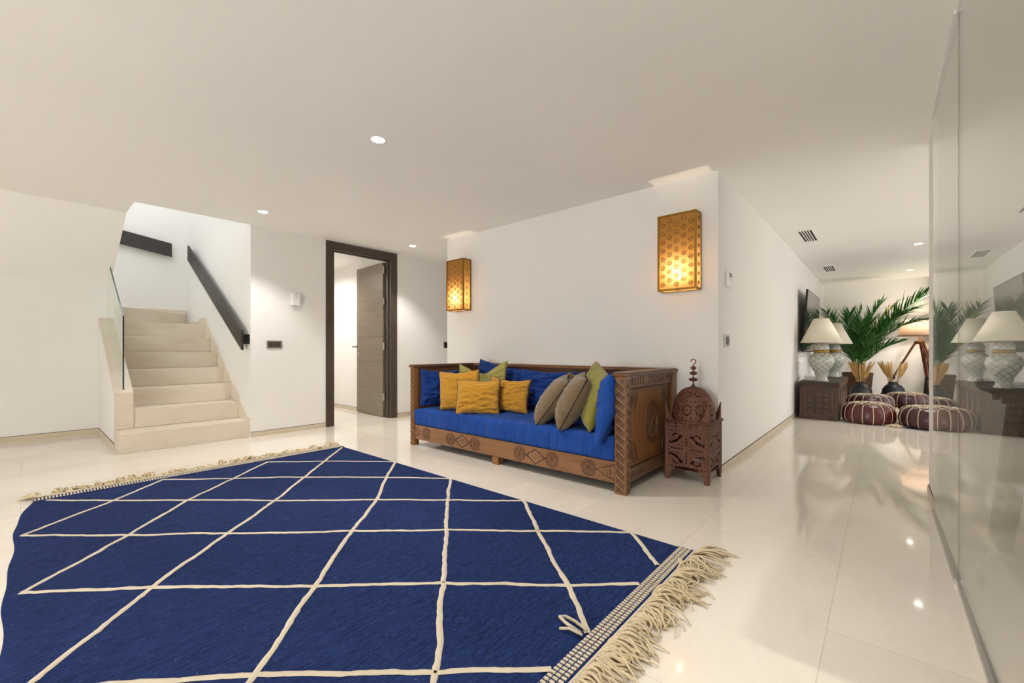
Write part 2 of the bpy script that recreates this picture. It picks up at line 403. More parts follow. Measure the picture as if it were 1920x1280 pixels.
def added_window_frame(name, a0, a1, z0, z1, axis, c):
    b = MB()
    for u0, u1, v0, v1 in ((a0-.07, a0, z0-.07, z1+.07), (a1, a1+.07, z0-.07, z1+.07), (a0, a1, z0-.07, z0), (a0, a1, z1, z1+.07)):
        b.box((u0, c-.02, v0), (u1, c+.02, v1)) if axis == 'y' else b.box((c-.02, u0, v0), (c+.02, u1, v1))
    struct(b.build(name, M_WHITEP))
added_window_frame('added_window_1', -1.82, .18, .32, 2.32, 'y', -6.18)  # made-up frame around the rear fill light
added_window_frame('added_window_2', 4.95, 11.45, .35, 2.35, 'x', 3.98)  # made-up frame around the corridor fill light

def baseboard(name, p, q, out):
    (x0, y0), (x1, y1) = p, q; ox, oy = out[0]*.010, out[1]*.010
    o = struct(MB().box((x0, y0, 0), (x1+ox, y1+oy, .056)).build(name, M_BASE))
    g = MB().box((x0, y0, .0565), (x1+ox*.35, y1+oy*.35, .0605)).build('shadow_gap', M_GAP, parent=o)
    return o
baseboard('baseboard_left', (-7.36, -6.2), (-7.36, .632), (1, 0))
baseboard('baseboard_door_left', (XD, 1.772), (XD, 2.665), (1, 0))
baseboard('baseboard_door_right', (XD, 3.775), (XD, 7.0), (1, 0))
baseboard('baseboard_annex', (-9.5, 3.735), (-5.75, 3.735), (0, -1))
baseboard('baseboard_back', (-4.42, 3.76), (-1.02, 3.76), (0, -1))
baseboard('baseboard_corridor', (-1.02, 3.75), (-1.02, 12.0), (1, 0))
baseboard('baseboard_passage', (-4.42, 3.76), (-4.42, 7.0), (-1, 0))
baseboard('baseboard_far', (-1.01, 12.0), (4.0, 12.0), (0, -1))
baseboard('baseboard_right', (.252, 3.80), (.252, 4.28), (-1, 0))

# ---- door with frame and open leaf
door = struct(bpy.data.objects.new('door_1', None), 'dark brown door standing open in its frame'); COL.objects.link(door)
f = MB(); f.box((-5.76, 2.668, 0), (-5.598, 2.78, 2.495)); f.box((-5.76, 3.662, 0), (-5.598, 3.772, 2.495))
f.build('door_jamb', M_WENGE_V, door, bevel=.003)
MB().box((-5.76, 2.78, 2.385), (-5.598, 3.662, 2.494)).build('door_head', M_WENGE_H, door, bevel=.003)
st = MB(); st.box((-5.70, 3.645, 0), (-5.66, 3.662, 2.385)); st.box((-5.70, 2.78, 0), (-5.66, 2.797, 2.385)); st.box((-5.70, 2.797, 2.37), (-5.66, 3.645, 2.385))
st.build('door_stop', M_WENGE_V, door)
lf = bpy.data.objects.new('door_leaf', None); COL.objects.link(lf); lf.parent = door; lf.location = (-5.772, 3.63, 0); lf.rotation_euler = (0, 0, R(-4.2))
lm = MB()
for z0, z1 in ((.008, .845), (.851, 1.235), (1.241, 2.37)): lm.box((-.885, 0, z0), (0, .042, z1))
lm.box((-.883, .004, .01), (-.002, .038, 2.36), 1)
lm.build('leaf_panel', [M_LEAF, M_WENGE_V], lf)
hd = MB(); hd.box((-.855, -.045, 1.075), (-.835, 0, 1.095)); hd.box((-.955, -.055, 1.072), (-.832, -.038, 1.098)); hd.box((-.86, -.004, .955), (-.80, 0, .985))
hd.build('door_handle', M_STEEL, lf, bevel=.003)
for z in (.26, 1.03, 1.72, 2.2):
    hg = MB(); hg.box((.0, .002, z), (.028, .006, z+.105)); hg.lathe([(.007, z-.004), (.007, z+.109)], 10, 0, Matrix.Translation((.03, -.002, 0)))
    hg.box((.030, .006, z), (.046, .012, z+.105)); hg.build('hinge', M_STEEL, lf)

# ---- staircase
stair = thing('staircase', 'pale limestone staircase with eight steps rising to a landing', 'staircase')
xs = [-5.645, -5.983, -6.277, -6.57, -6.86, -7.155, -7.445]
for i in range(7):
    x1 = xs[i]; x0 = xs[i+1]-.02 if i < 6 else -8.44
    y0 = .634 if i == 0 else .77
    if i == 6:
        MB().box((x0, .78, 0), (x1, 1.755, 1.40)).build('step', M_STEP, stair); MB().box((x0, -.4, 0), (-7.57, .78, 1.40)).build('landing', M_STEP, stair); continue
    b = MB(); b.box((x0, y0, 0 if i == 0 else .2*i), (x1, 1.755, .2*(i+1)-.001))
    b.build('step', M_STEP, stair, bevel=.004)
MB().prism([(-8.44, 1.752), (-8.44, -.4), (-7.58, -.4), (-7.58, .875)], 'z', 1.402, 1.60).build('winder_step', M_STEP, stair, bevel=.004)
sk = [(xs[0], 0), (xs[0], .235)]
sk += [(-7.445-.02, 1.40+.10), (-7.75, 1.50), (-7.76, 1.46), (-8.44, 1.46), (-8.44, .5), (-6.2, 0)]
sk[1] = (xs[0], .225)
MB().prism(sk, 'y', 1.755, 1.770).build('skirting', M_STEP, stair)
MB().prism([(-.4, 1.6), (1.752, 1.6), (1.752, 1.66), (-.4, 1.66)], 'x', -8.45, -8.44).build('skirting', M_STEP, stair)
MB().prism([(-5.985, .20), (-5.985, .560), (-7.358, 1.402), (-7.358, .0), (-5.99, 0)], 'y', .634, .776).build('parapet_wall', M_WALL, stair)
pc = MB(); pc.prism([(-5.972, .545), (-5.972, .578), (-7.358, 1.425), (-7.358, 1.392)], 'y', .630, .780)
pc.box((-5.985, .630, .202), (-5.970, .780, .565)); pc.build('parapet_coping', M_STEP, stair)
baseboard('baseboard_stair', (-7.35, .634), (-5.99, .634), (0, -1))

gb = thing('glass_balustrade', 'clear glass panel standing in the sloping stair parapet', 'balustrade')
gp = [(-6.095, .635), (-6.023, .66), (-6.023, 1.384), (-7.05, 2.015), (-7.345, 1.86), (-7.345, 1.425)]
gp[0] = (-6.023, .62)
gp.pop(1)
gpoly = [(-6.023, .61), (-6.023, 1.384), (-7.03, 2.02), (-7.35, 1.852), (-7.35, 1.42)]
MB().prism(gpoly, 'y', .700, .712).build('glass_panel', M_GLASSG, gb)
ge = MB(); ge.box((-6.023, .700, .61), (-6.019, .712, 1.384)); ge.build('glass_edge', M_GLASSE, gb)
gt = MB(); gt.prism([(-6.021, 1.384), (-6.021, 1.388), (-7.03, 2.024), (-7.03, 2.02)], 'y', .700, .712); gt.build('glass_edge', mat('glass_edge_green', (.03, .10, .10), .1), gb)

hr = thing('handrail', 'long dark plank handrail sloping up the right wall of the stairs', 'handrail')
MB().prism([(-5.683, 1.026), (-5.683, 1.264), (-8.15, 2.652), (-8.15, 2.42)], 'y', 1.695, 1.722).build('rail_plank', M_RAIL, hr, bevel=.003)
for (x, z, d) in ((-5.72, 1.155, .08), (-6.9, 1.78, .03), (-7.9, 2.34, .03)):
    MB().box((x-d, 1.722, z-d*.7), (x+d, 1.772, z+d*.7)).build('wall_bracket', M_BLACK, hr)
h2 = thing('handrail', 'short dark plank handrail on the back wall above the landing', 'handrail')
MB().prism([(1.548, 2.482), (1.548, 2.690), (-.5, 3.01), (-.5, 2.81)], 'x', -8.405, -8.38).build('rail_plank', M_RAIL, h2, bevel=.003)
for y in (1.3, .3): MB().box((-8.45, y-.08, 2.62), (-8.405, y+.08, 2.70)).build('wall_bracket', M_BLACK, h2)

# ---- glass wall on the right, with metal channel
for i, (ya, yb) in enumerate(((2.674, 3.792), (-.6, 2.670))):
    def gx(y): return .2535-.0068*(y-1.95)
    o = MB().prism([(gx(ya), ya), (gx(yb), yb), (gx(yb)+.004, yb), (gx(ya)+.004, ya)], 'z', .012, 2.495).build('glass_wall', M_GLASS)
    tag(o, ['clear glass wall pane next to the white pillar', 'clear glass wall pane nearest the right edge of the photo'][i], 'glass wall', 'glass partition panes')
    c = MB().box((gx(yb)-.006, ya, 0), (gx(ya)-.001, yb, .022)).build('floor_channel', M_STEEL, o)
    MB().box((gx(yb)+.006, ya, 0), (gx(yb)+.015, yb, .022)).build('floor_channel', M_STEEL, o)
    MB().box((gx(yb)-.006, ya, 2.490), (gx(yb)+.022, yb, H)).build('ceiling_channel', M_WHITEP, o)
    MB().box((gx(ya)-.0005, ya-.004, .02), (gx(ya)+.0045, ya, 2.49)).build('edge_seal', M_SEAL, o)

# ---- downlights
def downlight(x, y, label, e=1., size=112, vis=True):
    t = thing('ceiling_downlight', label, 'downlight', (x, y, H), group='recessed ceiling downlights')
    r = MB(); r.lathe([(.046, -.001), (.056, -.003), (.058, 0)], 28, cap=False); r.build('trim_ring', M_WHITEP, t, smooth=True)
    d = MB(); d.lathe([(0, -.002), (.046, -.002), (.046, 0)], 24, cap=False); d.build('lamp_face', M_LED, t)
    l = light('downlight_lamp', 'SPOT', (x, y, H-.012), DOWN_E*e, DOWN_C, spot_size=R(size), spot_blend=.55, shadow_soft_size=.05)
    return t
downlight(-2.685, 1.652, 'ceiling downlight above the middle of the blue rug', 1.5)
downlight(-5.01, 1.70, 'ceiling downlight nearest the stair opening', .85, 98)
downlight(-5.04, 3.651, 'ceiling downlight between the open door and the wall of sconces', .9, 96)
downlight(.376, 8.195, 'ceiling downlight nearer of the two beside the white pillar', .9)
downlight(.379, 10.75, 'ceiling downlight further of the two, close to the far wall', .9)
for (x, y, e, where) in ((-.45, 1.65, .6, 'over the fringed right end of the blue rug'), (-2.685, -1.0, .45, 'behind the viewer, in line with the middle of the rug'),
                         (-5.01, -1.0, .35, 'over the floor left of the blue rug'), (-.45, -1.0, .7, 'behind the viewer beside the glass wall'),
                         (-7.2, 2.8, 1.5, 'inside the room behind the open door'), (1.9, 1.0, 2.5, 'added unseen in the room behind the glass wall'),
                         (2.2, 6.5, .8, 'added unseen in the far sitting room right behind the pillar'), (2.2, 10.2, .6, 'added unseen in the far sitting room near the far wall')):  # lamps of the glass room and far sitting room are added, out of view
    downlight(x, y, 'ceiling downlight '+where, e, 165 if x < -6 else 112)

# ================================================================== WALL FITTINGS
def wall_x(name, label, cat, y, z, parts, sgn=1, x=XD):
    t = thing(name, label, cat, (x, y, z)); return t
t = thing('light_switch', 'brown double rocker light switch in a grey frame between stairs and door', 'light switch', (XD, 2.029, 1.094))
MB().box((0, -.088, -.048), (.012, .088, .048)).build('switch_frame', M_CHROME, t, bevel=.003)
for y in (-.036, .036): MB().box((.010, y-.0345, -.034), (.0155, y+.0345, .034)).build('rocker', M_DKPLAST, t, bevel=.002)
t = thing('alarm_box', 'small white alarm box on the wall between stairs and door', 'alarm box', (XD, 2.272, 1.66))
MB().box((0, -.052, -.072), (.045, .052, .082)).build('casing', M_WHITEP, t, bevel=.008)
k = MB(); k.box((.045, -.014, .070), (.0465, .014, .076)); k.build('indicator', M_LCD, t)
k = MB(); k.lathe([(0, 0), (.014, 0), (.014, .002), (0, .002)], 16, 0, Matrix.Translation((.045, 0, .045)) @ Matrix.Rotation(PI/2, 4, 'Y'), False); k.build('speaker_grille', mat('pale_grey_grille', (.6, .6, .6), .6), t)
t = thing('light_switch', 'narrow dark light switch beside the wall end left of the brass sconce', 'light switch', (XD, 4.74, 1.115))
MB().box((0, -.045, -.05), (.012, .045, .05)).build('switch_frame', M_DKPLAST, t, bevel=.002)
MB().box((.01, -.034, -.036), (.015, .034, .036)).build('rocker', M_BLACK, t)
XC = -1.02
t = thing('thermostat', 'white thermostat with grey display near the corridor wall corner', 'thermostat', (XC, 4.03, 1.634))
MB().box((0, -.062, -.068), (.026, .062, .072)).build('casing', M_WHITEP, t, bevel=.004)
MB().box((.026, -.038, .018), (.0272, .045, .056)).build('display', M_LCD, t)
k = MB()
for y in (-.03, -.005, .02): k.box((.026, y, -.002), (.028, y+.015, .004))
k.build('button_row', M_CHROME, t)
t = thing('light_switch', 'chrome framed single light switch below the thermostat on the corridor wall', 'light switch', (XC, 3.99, 1.105))
MB().box((0, -.065, -.052), (.012, .065, .052)).build('switch_frame', M_CHROME, t, bevel=.003)
MB().box((.01, -.04, -.036), (.016, .045, .036)).build('rocker', M_DKPLAST, t, bevel=.002)

def vent(y0, y1, label):
    t = thing('ceiling_vent', label, 'vent', (-.73, (y0+y1)/2, H), group='slotted ceiling vents')
    L = (y1-y0)/2
    MB().box((-.068, -L, -.0012), (.068, L, -.0002)).build('duct_shade_sheet', M_DARKHOLE, t)  # black sheet paints the shade inside the duct
    fr = MB()
    for a, b in (((-.105, -L-.04), (-.068, L+.04)), ((.068, -L-.04), (.105, L+.04)), ((-.068, -L-.04), (.068, -L)), ((-.068, L), (.068, L+.04))):
        fr.box((*a, -.004), (*b, 0))
    fr.build('vent_frame', M_CEIL, t)
    for i in range(4):
        x = -.041+i*.027
        MB().box((x-.006, -L, -.006), (x+.006, L, -.0012)).build('slat', M_WHITEP, t)
    return t
vent(6.37, 7.03, 'slotted ceiling vent nearer to the thermostat wall corner')
vent(9.33, 9.95, 'slotted ceiling vent further away, above the television')

# ---- sconces
def sconce(x, label):
    t = thing('wall_sconce', label, 'wall sconce', (x, 3.755, 1.53), group='pierced brass wall sconces')
    W, Hh, D = .325, .648, .135
    fr = MB(); e = .016
    for sx in (-1, 1):
        fr.box((sx*W/2, -D, e), (sx*(W/2-e), -D+e, Hh-e)); fr.box((sx*W/2, -.004-e, e), (sx*(W/2-e), -.004, Hh-e))
    for z in (0, Hh-e):
        fr.box((-W/2, -D, z), (W/2, -D+e, z+e)); fr.box((-W/2, -.004-e, z), (W/2, -.004, z+e))
        for sx in (-1, 1): fr.box((sx*W/2, -D+e, z), (sx*(W/2-e), -.004-e, z+e))
    fr.build('brass_frame', M_BRASS, t)
    def panel(w_, h_, cols, rows, M):
        p = MB(); p.box((-w_/2, -.0006, 0), (w_/2, .0006, h_), 0, M)
        for c in range(cols):
            for r in range(rows):
                cx = -w_/2+(c+.5)*w_/cols; cz = (r+.5+(.5 if c % 2 else 0)*(cols > 1))*h_/(rows+.5*(cols > 1))
                p.ring((cx, -.0015, cz), .0165, .0022, n=14, mi=1, M=M, k=4)
                p.ring((cx, -.0015, cz), .0055, .0016, n=8, mi=1, M=M, k=4)
                for q in range(8):
                    a = 2*PI*q/8
                    p.ball((cx+.011*math.cos(a), -.0012, cz+.011*math.sin(a)), .0036, .001, .0036, 2, M, 6, 4)
        return p
    mats = [M_PERF, M_BRASSD, M_PETAL]
    panel(W-2*e, Hh-2*e, 5, 8, Matrix.Translation((0, -D+.006, e))).build('front_panel', mats, t)
    for sx in (-1, 1):
        panel(D-2*e, Hh-2*e, 1, 8, Matrix.Translation((sx*(W/2-.004), -D/2, e)) @ Matrix.Rotation(sx*PI/2, 4, 'Z')).build('side_panel', mats, t)
    p = MB(); p.box((-W/2+e, -D+e, .004), (W/2-e, -.01, .006)); p.build('base_panel', [M_PERF], t)
    MB().box((-W/2+.004, -.003, .004), (W/2-.004, 0, Hh-.004)).build('back_plate', M_BRASS, t)
    s = MB(); s.lathe([(.018, .006), (.018, .085), (.012, .09)], 14, 0, Matrix.Translation((0, -.07, 0))); s.build('lamp_holder', M_BRASS, t)
    b = MB(); b.lathe([(0, .088), (.011, .092), (.016, .108), (.013, .125), (.005, .142), (0, .148)], 12, 0, Matrix.Translation((0, -.07, 0)), False)
    b.build('bulb', M_BULB, t, smooth=True)
    light('sconce_lamp', 'POINT', (x, 3.685, 1.53+.16), 6.5, (1, .84, .62), shadow_soft_size=.02)
sconce(-4.112, 'lit brass sconce left of the two, near the open door')
sconce(-1.312, 'lit brass sconce right of the two, above the iron lantern')

# ================================================================== RUG
RX0, RX1, RY0, RY1 = -4.30, -.795, -.02, 2.24
def rugz(x, y):
    return .0085+.004*max(0, noise.noise((x*1.3, y*2.2, 3.1)))+.0045*max(0, noise.noise((x*.9-y*2.6, y*1.2+x*.7, 7.7)))
rug = thing('area_rug', 'large royal blue rug with cream diamond lines in front of the daybed', 'rug', (0, 0, 0))
NX, NY = 150, 100
b = MB(); vs_, fs = [], []
for j in range(NY+1):
    for i in range(NX+1):
        u, v = i/NX, j/NY
        x = RX0+(RX1-RX0)*u; y0 = -.05+.006*math.sin(x*5.1)+.004*math.sin(x*13+1)+.022*max(0, min(1, (-2.2-x)/1.4))+.075*max(0, min(1, (-3.65-x)/.65))**1.3; y = y0+(RY1-y0)*v
        vs_.append((x, y, rugz(x, y)*(1 if 0 < j < NY and 0 < i < NX else .15)))
for j in range(NY):
    for i in range(NX):
        a = j*(NX+1)+i; fs.append((a, a+1, a+NX+2, a+NX+1))
b.add(vs_, fs); b.build('woven_field', M_RUG, rug, smooth=True)
rnd = random.Random(4)
A_lines = [[(-4.215, 1.461), (-3.839, 1.812), (-3.333, 2.225)],
           [(-4.243, .726), (-3.872, 1.103), (-3.62, 1.36), (-2.987, 1.909), (-2.574, 2.225)],
           [(-4.249, .115), (-3.872, .44), (-3.545, .74), (-3.091, 1.121), (-2.589, 1.584), (-2.223, 1.888), (-1.822, 2.222)],
           [(-3.553, .002), (-3.113, .384), (-2.733, .75), (-2.24, 1.214), (-1.85, 1.572), (-1.461, 1.901), (-1.051, 2.225)],
           [(-2.715, .0), (-2.356, .366), (-1.839, .826), (-1.444, 1.202), (-1.021, 1.547), (-.795, 1.755)],
           [(-1.93, .0), (-1.478, .479), (-1.06, .857), (-.795, 1.105)], [(-1.10, 0.), (-.795, .27)]]
B_lines = [[(-3.553, .002), (-3.872, .37), (-4.243, .726)], [(-2.715, .0), (-3.113, .384), (-3.545, .74), (-3.872, 1.103), (-4.215, 1.461)],
           [(-1.93, .0), (-2.356, .366), (-2.733, .75), (-3.091, 1.121), (-3.50, 1.50), (-3.839, 1.812), (-4.25, 2.19)],
           [(-1.10, .0), (-1.478, .479), (-1.839, .826), (-2.24, 1.214), (-2.589, 1.584), (-2.987, 1.909), (-3.333, 2.225)],
           [(-.795, .59), (-1.06, .857), (-1.444, 1.202), (-1.85, 1.572), (-2.223, 1.888), (-2.574, 2.225)],
           [(-.795, 1.325), (-1.021, 1.547), (-1.461, 1.901), (-1.822, 2.222)], [(-.795, 1.965), (-1.051, 2.225)]]
lat = MB()
for L in A_lines+B_lines:
    pts = []
    for (p, q) in zip(L[:-1], L[1:]):
        n = max(2, int(math.hypot(q[0]-p[0], q[1]-p[1])/.022))
        for k in range(n): pts.append((p[0]+(q[0]-p[0])*k/n, p[1]+(q[1]-p[1])*k/n))
    pts.append(L[-1]); sd = rnd.random()*50
    vs_, fs = [], []
    for k, p in enumerate(pts):
        a = pts[max(0, k-1)]; c = pts[min(len(pts)-1, k+1)]; d = Vector((c[0]-a[0], c[1]-a[1])).normalized(); n2 = Vector((-d.y, d.x))
        off = .010*noise.noise((k*.11, sd, 0))+.005*noise.noise((k*.45, sd, 9)); hw = .0112+.0038*noise.noise((k*.7, sd, 5))
        for s in (-1, -.5, .5, 1):
            x, y = p[0]+n2.x*(off+hw*s), p[1]+n2.y*(off+hw*s)
            vs_.append((x, y, rugz(x, y)+(.0015 if abs(s) == 1 else .0042)))
        if k:
            for s in range(3): fs.append(((k-1)*4+s, (k-1)*4+s+1, k*4+s+1, k*4+s))
    lat.add(vs_, fs)
lat.build('diamond_lines', M_CREAM, rug, smooth=True)
for side in (1, -1):
    xe = RX1 if side == 1 else RX0
    bd = MB(); n = 128; RYa = RY0; RY0 = .055 if side == -1 else -.06
    bd.box((xe-.002*side, RY0, .001), (xe+side*.085, RY1, .0075), 0)
    for k in range(n):
        y = RY0+.008+(RY1-RY0-.016)*k/(n-1)
        for q in range(3):
            xq = xe+side*(.004+q*.021)
            bd.box((xq, y-.0055, .006), (xq+side*.016, y+.0045, .0115), 1)
    bd.tube([(xe+side*.082, RY0+.02+(RY1-RY0-.03)*k/60, .011) for k in range(61)], .007, 5, 1)
    bd.build('woven_end_band', [M_RUG, M_CREAM], rug)
    fr = MB(); rf = random.Random(20+side)
    y = RY0+.01
    while y < RY1:
        L = (.115+.085*rf.random()) if side == 1 else (.07+.07*rf.random())
        ang = rf.gauss(-.1, .55); lift = rf.random()*.022+.006; curc = rf.gauss(0, 1.1)
        for s in range(10):
            a2 = ang+rf.gauss(0, .16); l2 = L*(.7+.4*rf.random()); yy = y+rf.gauss(0, .007); cur = curc+rf.gauss(0, .5); ph = rf.random()*6
            pts = []
            px, py = xe+side*.085, yy
            for k in range(9):
                t_ = k/8; aa = a2+cur*(t_-.2)+.55*math.sin(ph+t_*5)*(1-t_*.5)
                pts.append((px, py, max(.004, .011+lift*math.sin(PI*t_)*(1 if s % 3 else 1.5)-.007*t_+.002*rf.random())))
                px += side*math.cos(aa)*l2/8; py += math.sin(aa)*l2/8
            fr.tube(pts, [.0042, .0046, .0046, .0046, .0044, .0042, .0036, .003, .0016], 5)
        y += .030+rf.random()*.016
    o = fr.build('fringe', M_WOOL, rug, smooth=True); o['kind'] = 'stuff'; RY0 = RYa
fl = MB(); fl.tube([(-.81, 1.305, .016), (-.87, 1.30, .03), (-.915, 1.325, .022), (-.905, 1.35, .016), (-.86, 1.345, .018), (-.80, 1.33, .018)], .006, 6)
fl.tube([(-.80, 1.30, .016), (-.845, 1.285, .028), (-.88, 1.275, .018)], .005, 6); fl.build('loose_yarn', M_CREAM, rug, smooth=True)

# ================================================================== DAYBED
SX0, SX1, SY0, SY1, SH = -3.875, -1.355, 2.775, 3.735, .868
bed = thing('daybed', 'carved wooden daybed with blue seat mattress against the white wall', 'daybed', (0, 0, 0))
def carve_strip(mb, L, hgt, M, n, style='zig'):
    """raised triangles and thin lines in the strip 0..L x 0..hgt on the local -y face"""
    s = L/n
    for i in range(n):
        x = i*s
        if style == 'zig':
            z0, z1 = (.12*hgt, .88*hgt)
            P = [(x+.06*s, z0), (x+s*.94, z0), (x+s*.5, z1)] if i % 2 else [(x+.06*s, z1), (x+s*.94, z1), (x+s*.5, z0)]
            c = (sum(p[0] for p in P)/3, sum(p[1] for p in P)/3)
            mb.add([(p[0], -.0005, p[1]) for p in P]+[(c[0], -.007, c[1])], [(0, 1, 3), (1, 2, 3), (2, 0, 3)], 0, M)
            mb.tube([(x, -.001, z0), (x+s*.5, -.001, z1), (x+s, -.001, z0)] if i % 2 else [(x, -.001, z1), (x+s*.5, -.001, z0), (x+s, -.001, z1)], .0022, 4, 1, M)
        else:
            a, b_ = x+.08*s, x+.92*s; z0, z1 = .08*hgt, .92*hgt; cx, cz = (a+b_)/2, hgt/2
            mb.add([(a, -.0005, z0), (b_, -.0005, z0), (b_, -.0005, z1), (a, -.0005, z1), (cx, -.0042, cz)], [(0, 1, 4), (1, 2, 4), (2, 3, 4), (3, 0, 4)], 0, M)
            mb.tube([(a, -.0015, z0), (cx, -.0045, cz), (b_, -.0015, z1)], .0018, 4, 2, M); mb.tube([(a, -.001, z1), (cx, -.0045, cz), (b_, -.001, z0)], .0016, 4, 1, M)
            for q in (.35, .7):
                for sg in (-1, 1): mb.tube([(cx-sg*s*.42, -.001, cz-sg*hgt*.42+sg*hgt*.42*q*2*.5), (cx-sg*s*.42*(1-q), -.003, cz-sg*hgt*.42*(1-q))], .0013, 4, 1, M)
            mb.tube([(x, -.001, 0), (x, -.001, hgt)], .0016, 4, 1, M)
CM = [M_RELIEF, M_GROOVE, M_RIDGE]; CMF = [M_CEDAR_X, M_GROOVE, M_RIDGE]
Zup = lambda x, y, z: Matrix.Translation((x, y, z)) @ Matrix.Rotation(-PI/2, 4, 'Y')      # local x runs up
for (px, py, front) in ((SX0, SY0, 1), (SX1-.088, SY0, 1), (SX0, SY1-.07, 0), (SX1-.088, SY1-.07, 0)):
    wd_ = .062 if px == SX0 else .088
    o = MB().box((px, py, 0), (px+wd_, py+.07, SH-.028)).build('corner_post', M_CEDAR_Z, bed, bevel=.004)
    if front:
        c = MB(); carve_strip(c, SH-.07, wd_-.01, Zup(px+wd_-.005, py, .02), 13, 'x'); c.build('post_carving', CM, o)
        if px != SX0:
            c = MB(); carve_strip(c, SH-.07, .055, Matrix.Translation((px+wd_, py+.064, .02)) @ Matrix.Rotation(PI/2, 4, 'Z') @ Matrix.Rotation(-PI/2, 4, 'Y'), 13, 'x'); c.build('post_carving', CM, o)
for x in (-2.66,): MB().box((x, SY0+.012, 0), (x+.075, SY0+.085, .08)).build('centre_leg', M_CEDAR_Z, bed, bevel=.003)
MB().box((-2.66, SY1-.09, 0), (-2.585, SY1-.02, .08)).build('centre_leg', M_CEDAR_Z, bed)
fr_ = MB().box((SX0+.062, SY0+.012, .070), (SX1-.088, SY0+.045, .222)).build('front_rail', M_CEDAR_X, bed, bevel=.003)
YF = SY0+.012
def rosette(x, z, r, parent, M=None, y=YF, sz=1.):
    c = MB()
    c.ring((x, y, z), r, .0028, n=28, mi=1, M=M, sz=sz); c.ring((x, y, z), r*.74, .0018, n=24, mi=1, M=M, sz=sz); c.ring((x, y, z), r*.16, .003, n=10, mi=1, M=M, sz=sz)
    for k in range(20):
        a = 2*PI*k/20
        c.tube([(x+r*.76*math.cos(a), y-.001, z+sz*r*.76*math.sin(a)), (x+r*.97*math.cos(a), y-.001, z+sz*r*.97*math.sin(a))], .0013, 4, 1, M)
    for k in range(10):
        a = 2*PI*k/10
        T = Matrix.Translation((x+r*.44*math.cos(a), y-.001, z+sz*r*.44*math.sin(a))) @ Matrix.Rotation(-a, 4, 'Y')
        c.ball((0, 0, 0), r*.25, .0045, r*.085, 0, (M @ T) if M else T, 8, 5)
        c.ring((0, 0, 0), r*.27, .0009, n=10, mi=1, M=(M @ T) if M else T, k=4, sz=.42)
    return c.build('carved_rosette', CMF, parent)
def diamond(x, z, a, b_, parent):
    c = MB()
    for s, m, tr in ((1., 1, .003), (.62, 2, .0042), (.5, 1, .0024)):
        P = [(x-a*s, YF, z), (x, YF-.0005, z+b_*s), (x+a*s, YF, z), (x, YF-.0005, z-b_*s), (x-a*s, YF, z)]
        c.tube(P, tr, 5, m)
    for k in range(4):
        for q in range(7):
            t_ = (q+.5)/7; sg = ((-1, 1), (1, 1), (1, -1), (-1, -1))[k]
            p1 = (x+sg[0]*a*(1-t_), z+sg[1]*b_*t_); p2 = (x+sg[0]*a*.66*(1-t_), z+sg[1]*b_*.66*t_)
            c.tube([(p1[0], YF-.001, p1[1]), (p2[0], YF-.001, p2[1])], .0019, 4, 1)
    for k in range(4):
        an = k*PI/2; c.ball((x+a*.2*math.cos(an), YF-.001, z+b_*.2*math.sin(an)), a*.12, .004, b_*.12, 0, None, 8, 4)
    return c.build('carved_diamond', CMF, parent)
def fan(x0, x1, z, hz, parent):
    c = MB()
    for s in (1., .8, .45):
        c.tube([(x0, YF, z), (x0+(x1-x0)*s, YF-.0005, z+hz*s), (x0+(x1-x0)*s, YF-.0005, z-hz*s), (x0, YF, z)], .0026, 4, 1)
    for q in range(6):
        t_ = .3+.12*q; xx = x0+(x1-x0)*t_
        for sg in (-1, 1): c.tube([(xx, YF-.001, z+sg*hz*t_), (xx, YF-.001, z+sg*hz*t_*.74)], .002, 4, 1)
    xm = x0+(x1-x0)*.72; c.ring((xm, YF, z), hz*.34, .0022, n=14, mi=1); c.ball((xm, YF-.001, z), hz*.2, .004, hz*.2, 0, None, 8, 4)
    return c.build('carved_fan', CMF, parent)
for x in (-3.607, -3.225, -2.882, -2.335, -1.998, -1.662): rosette(x, .146, .060, fr_)
for x in (-3.055, -2.165): diamond(x, .146, .105, .062, fr_)
fan(-3.667, -3.805, .146, .058, fr_); fan(-1.600, -1.452, .146, .060, fr_)
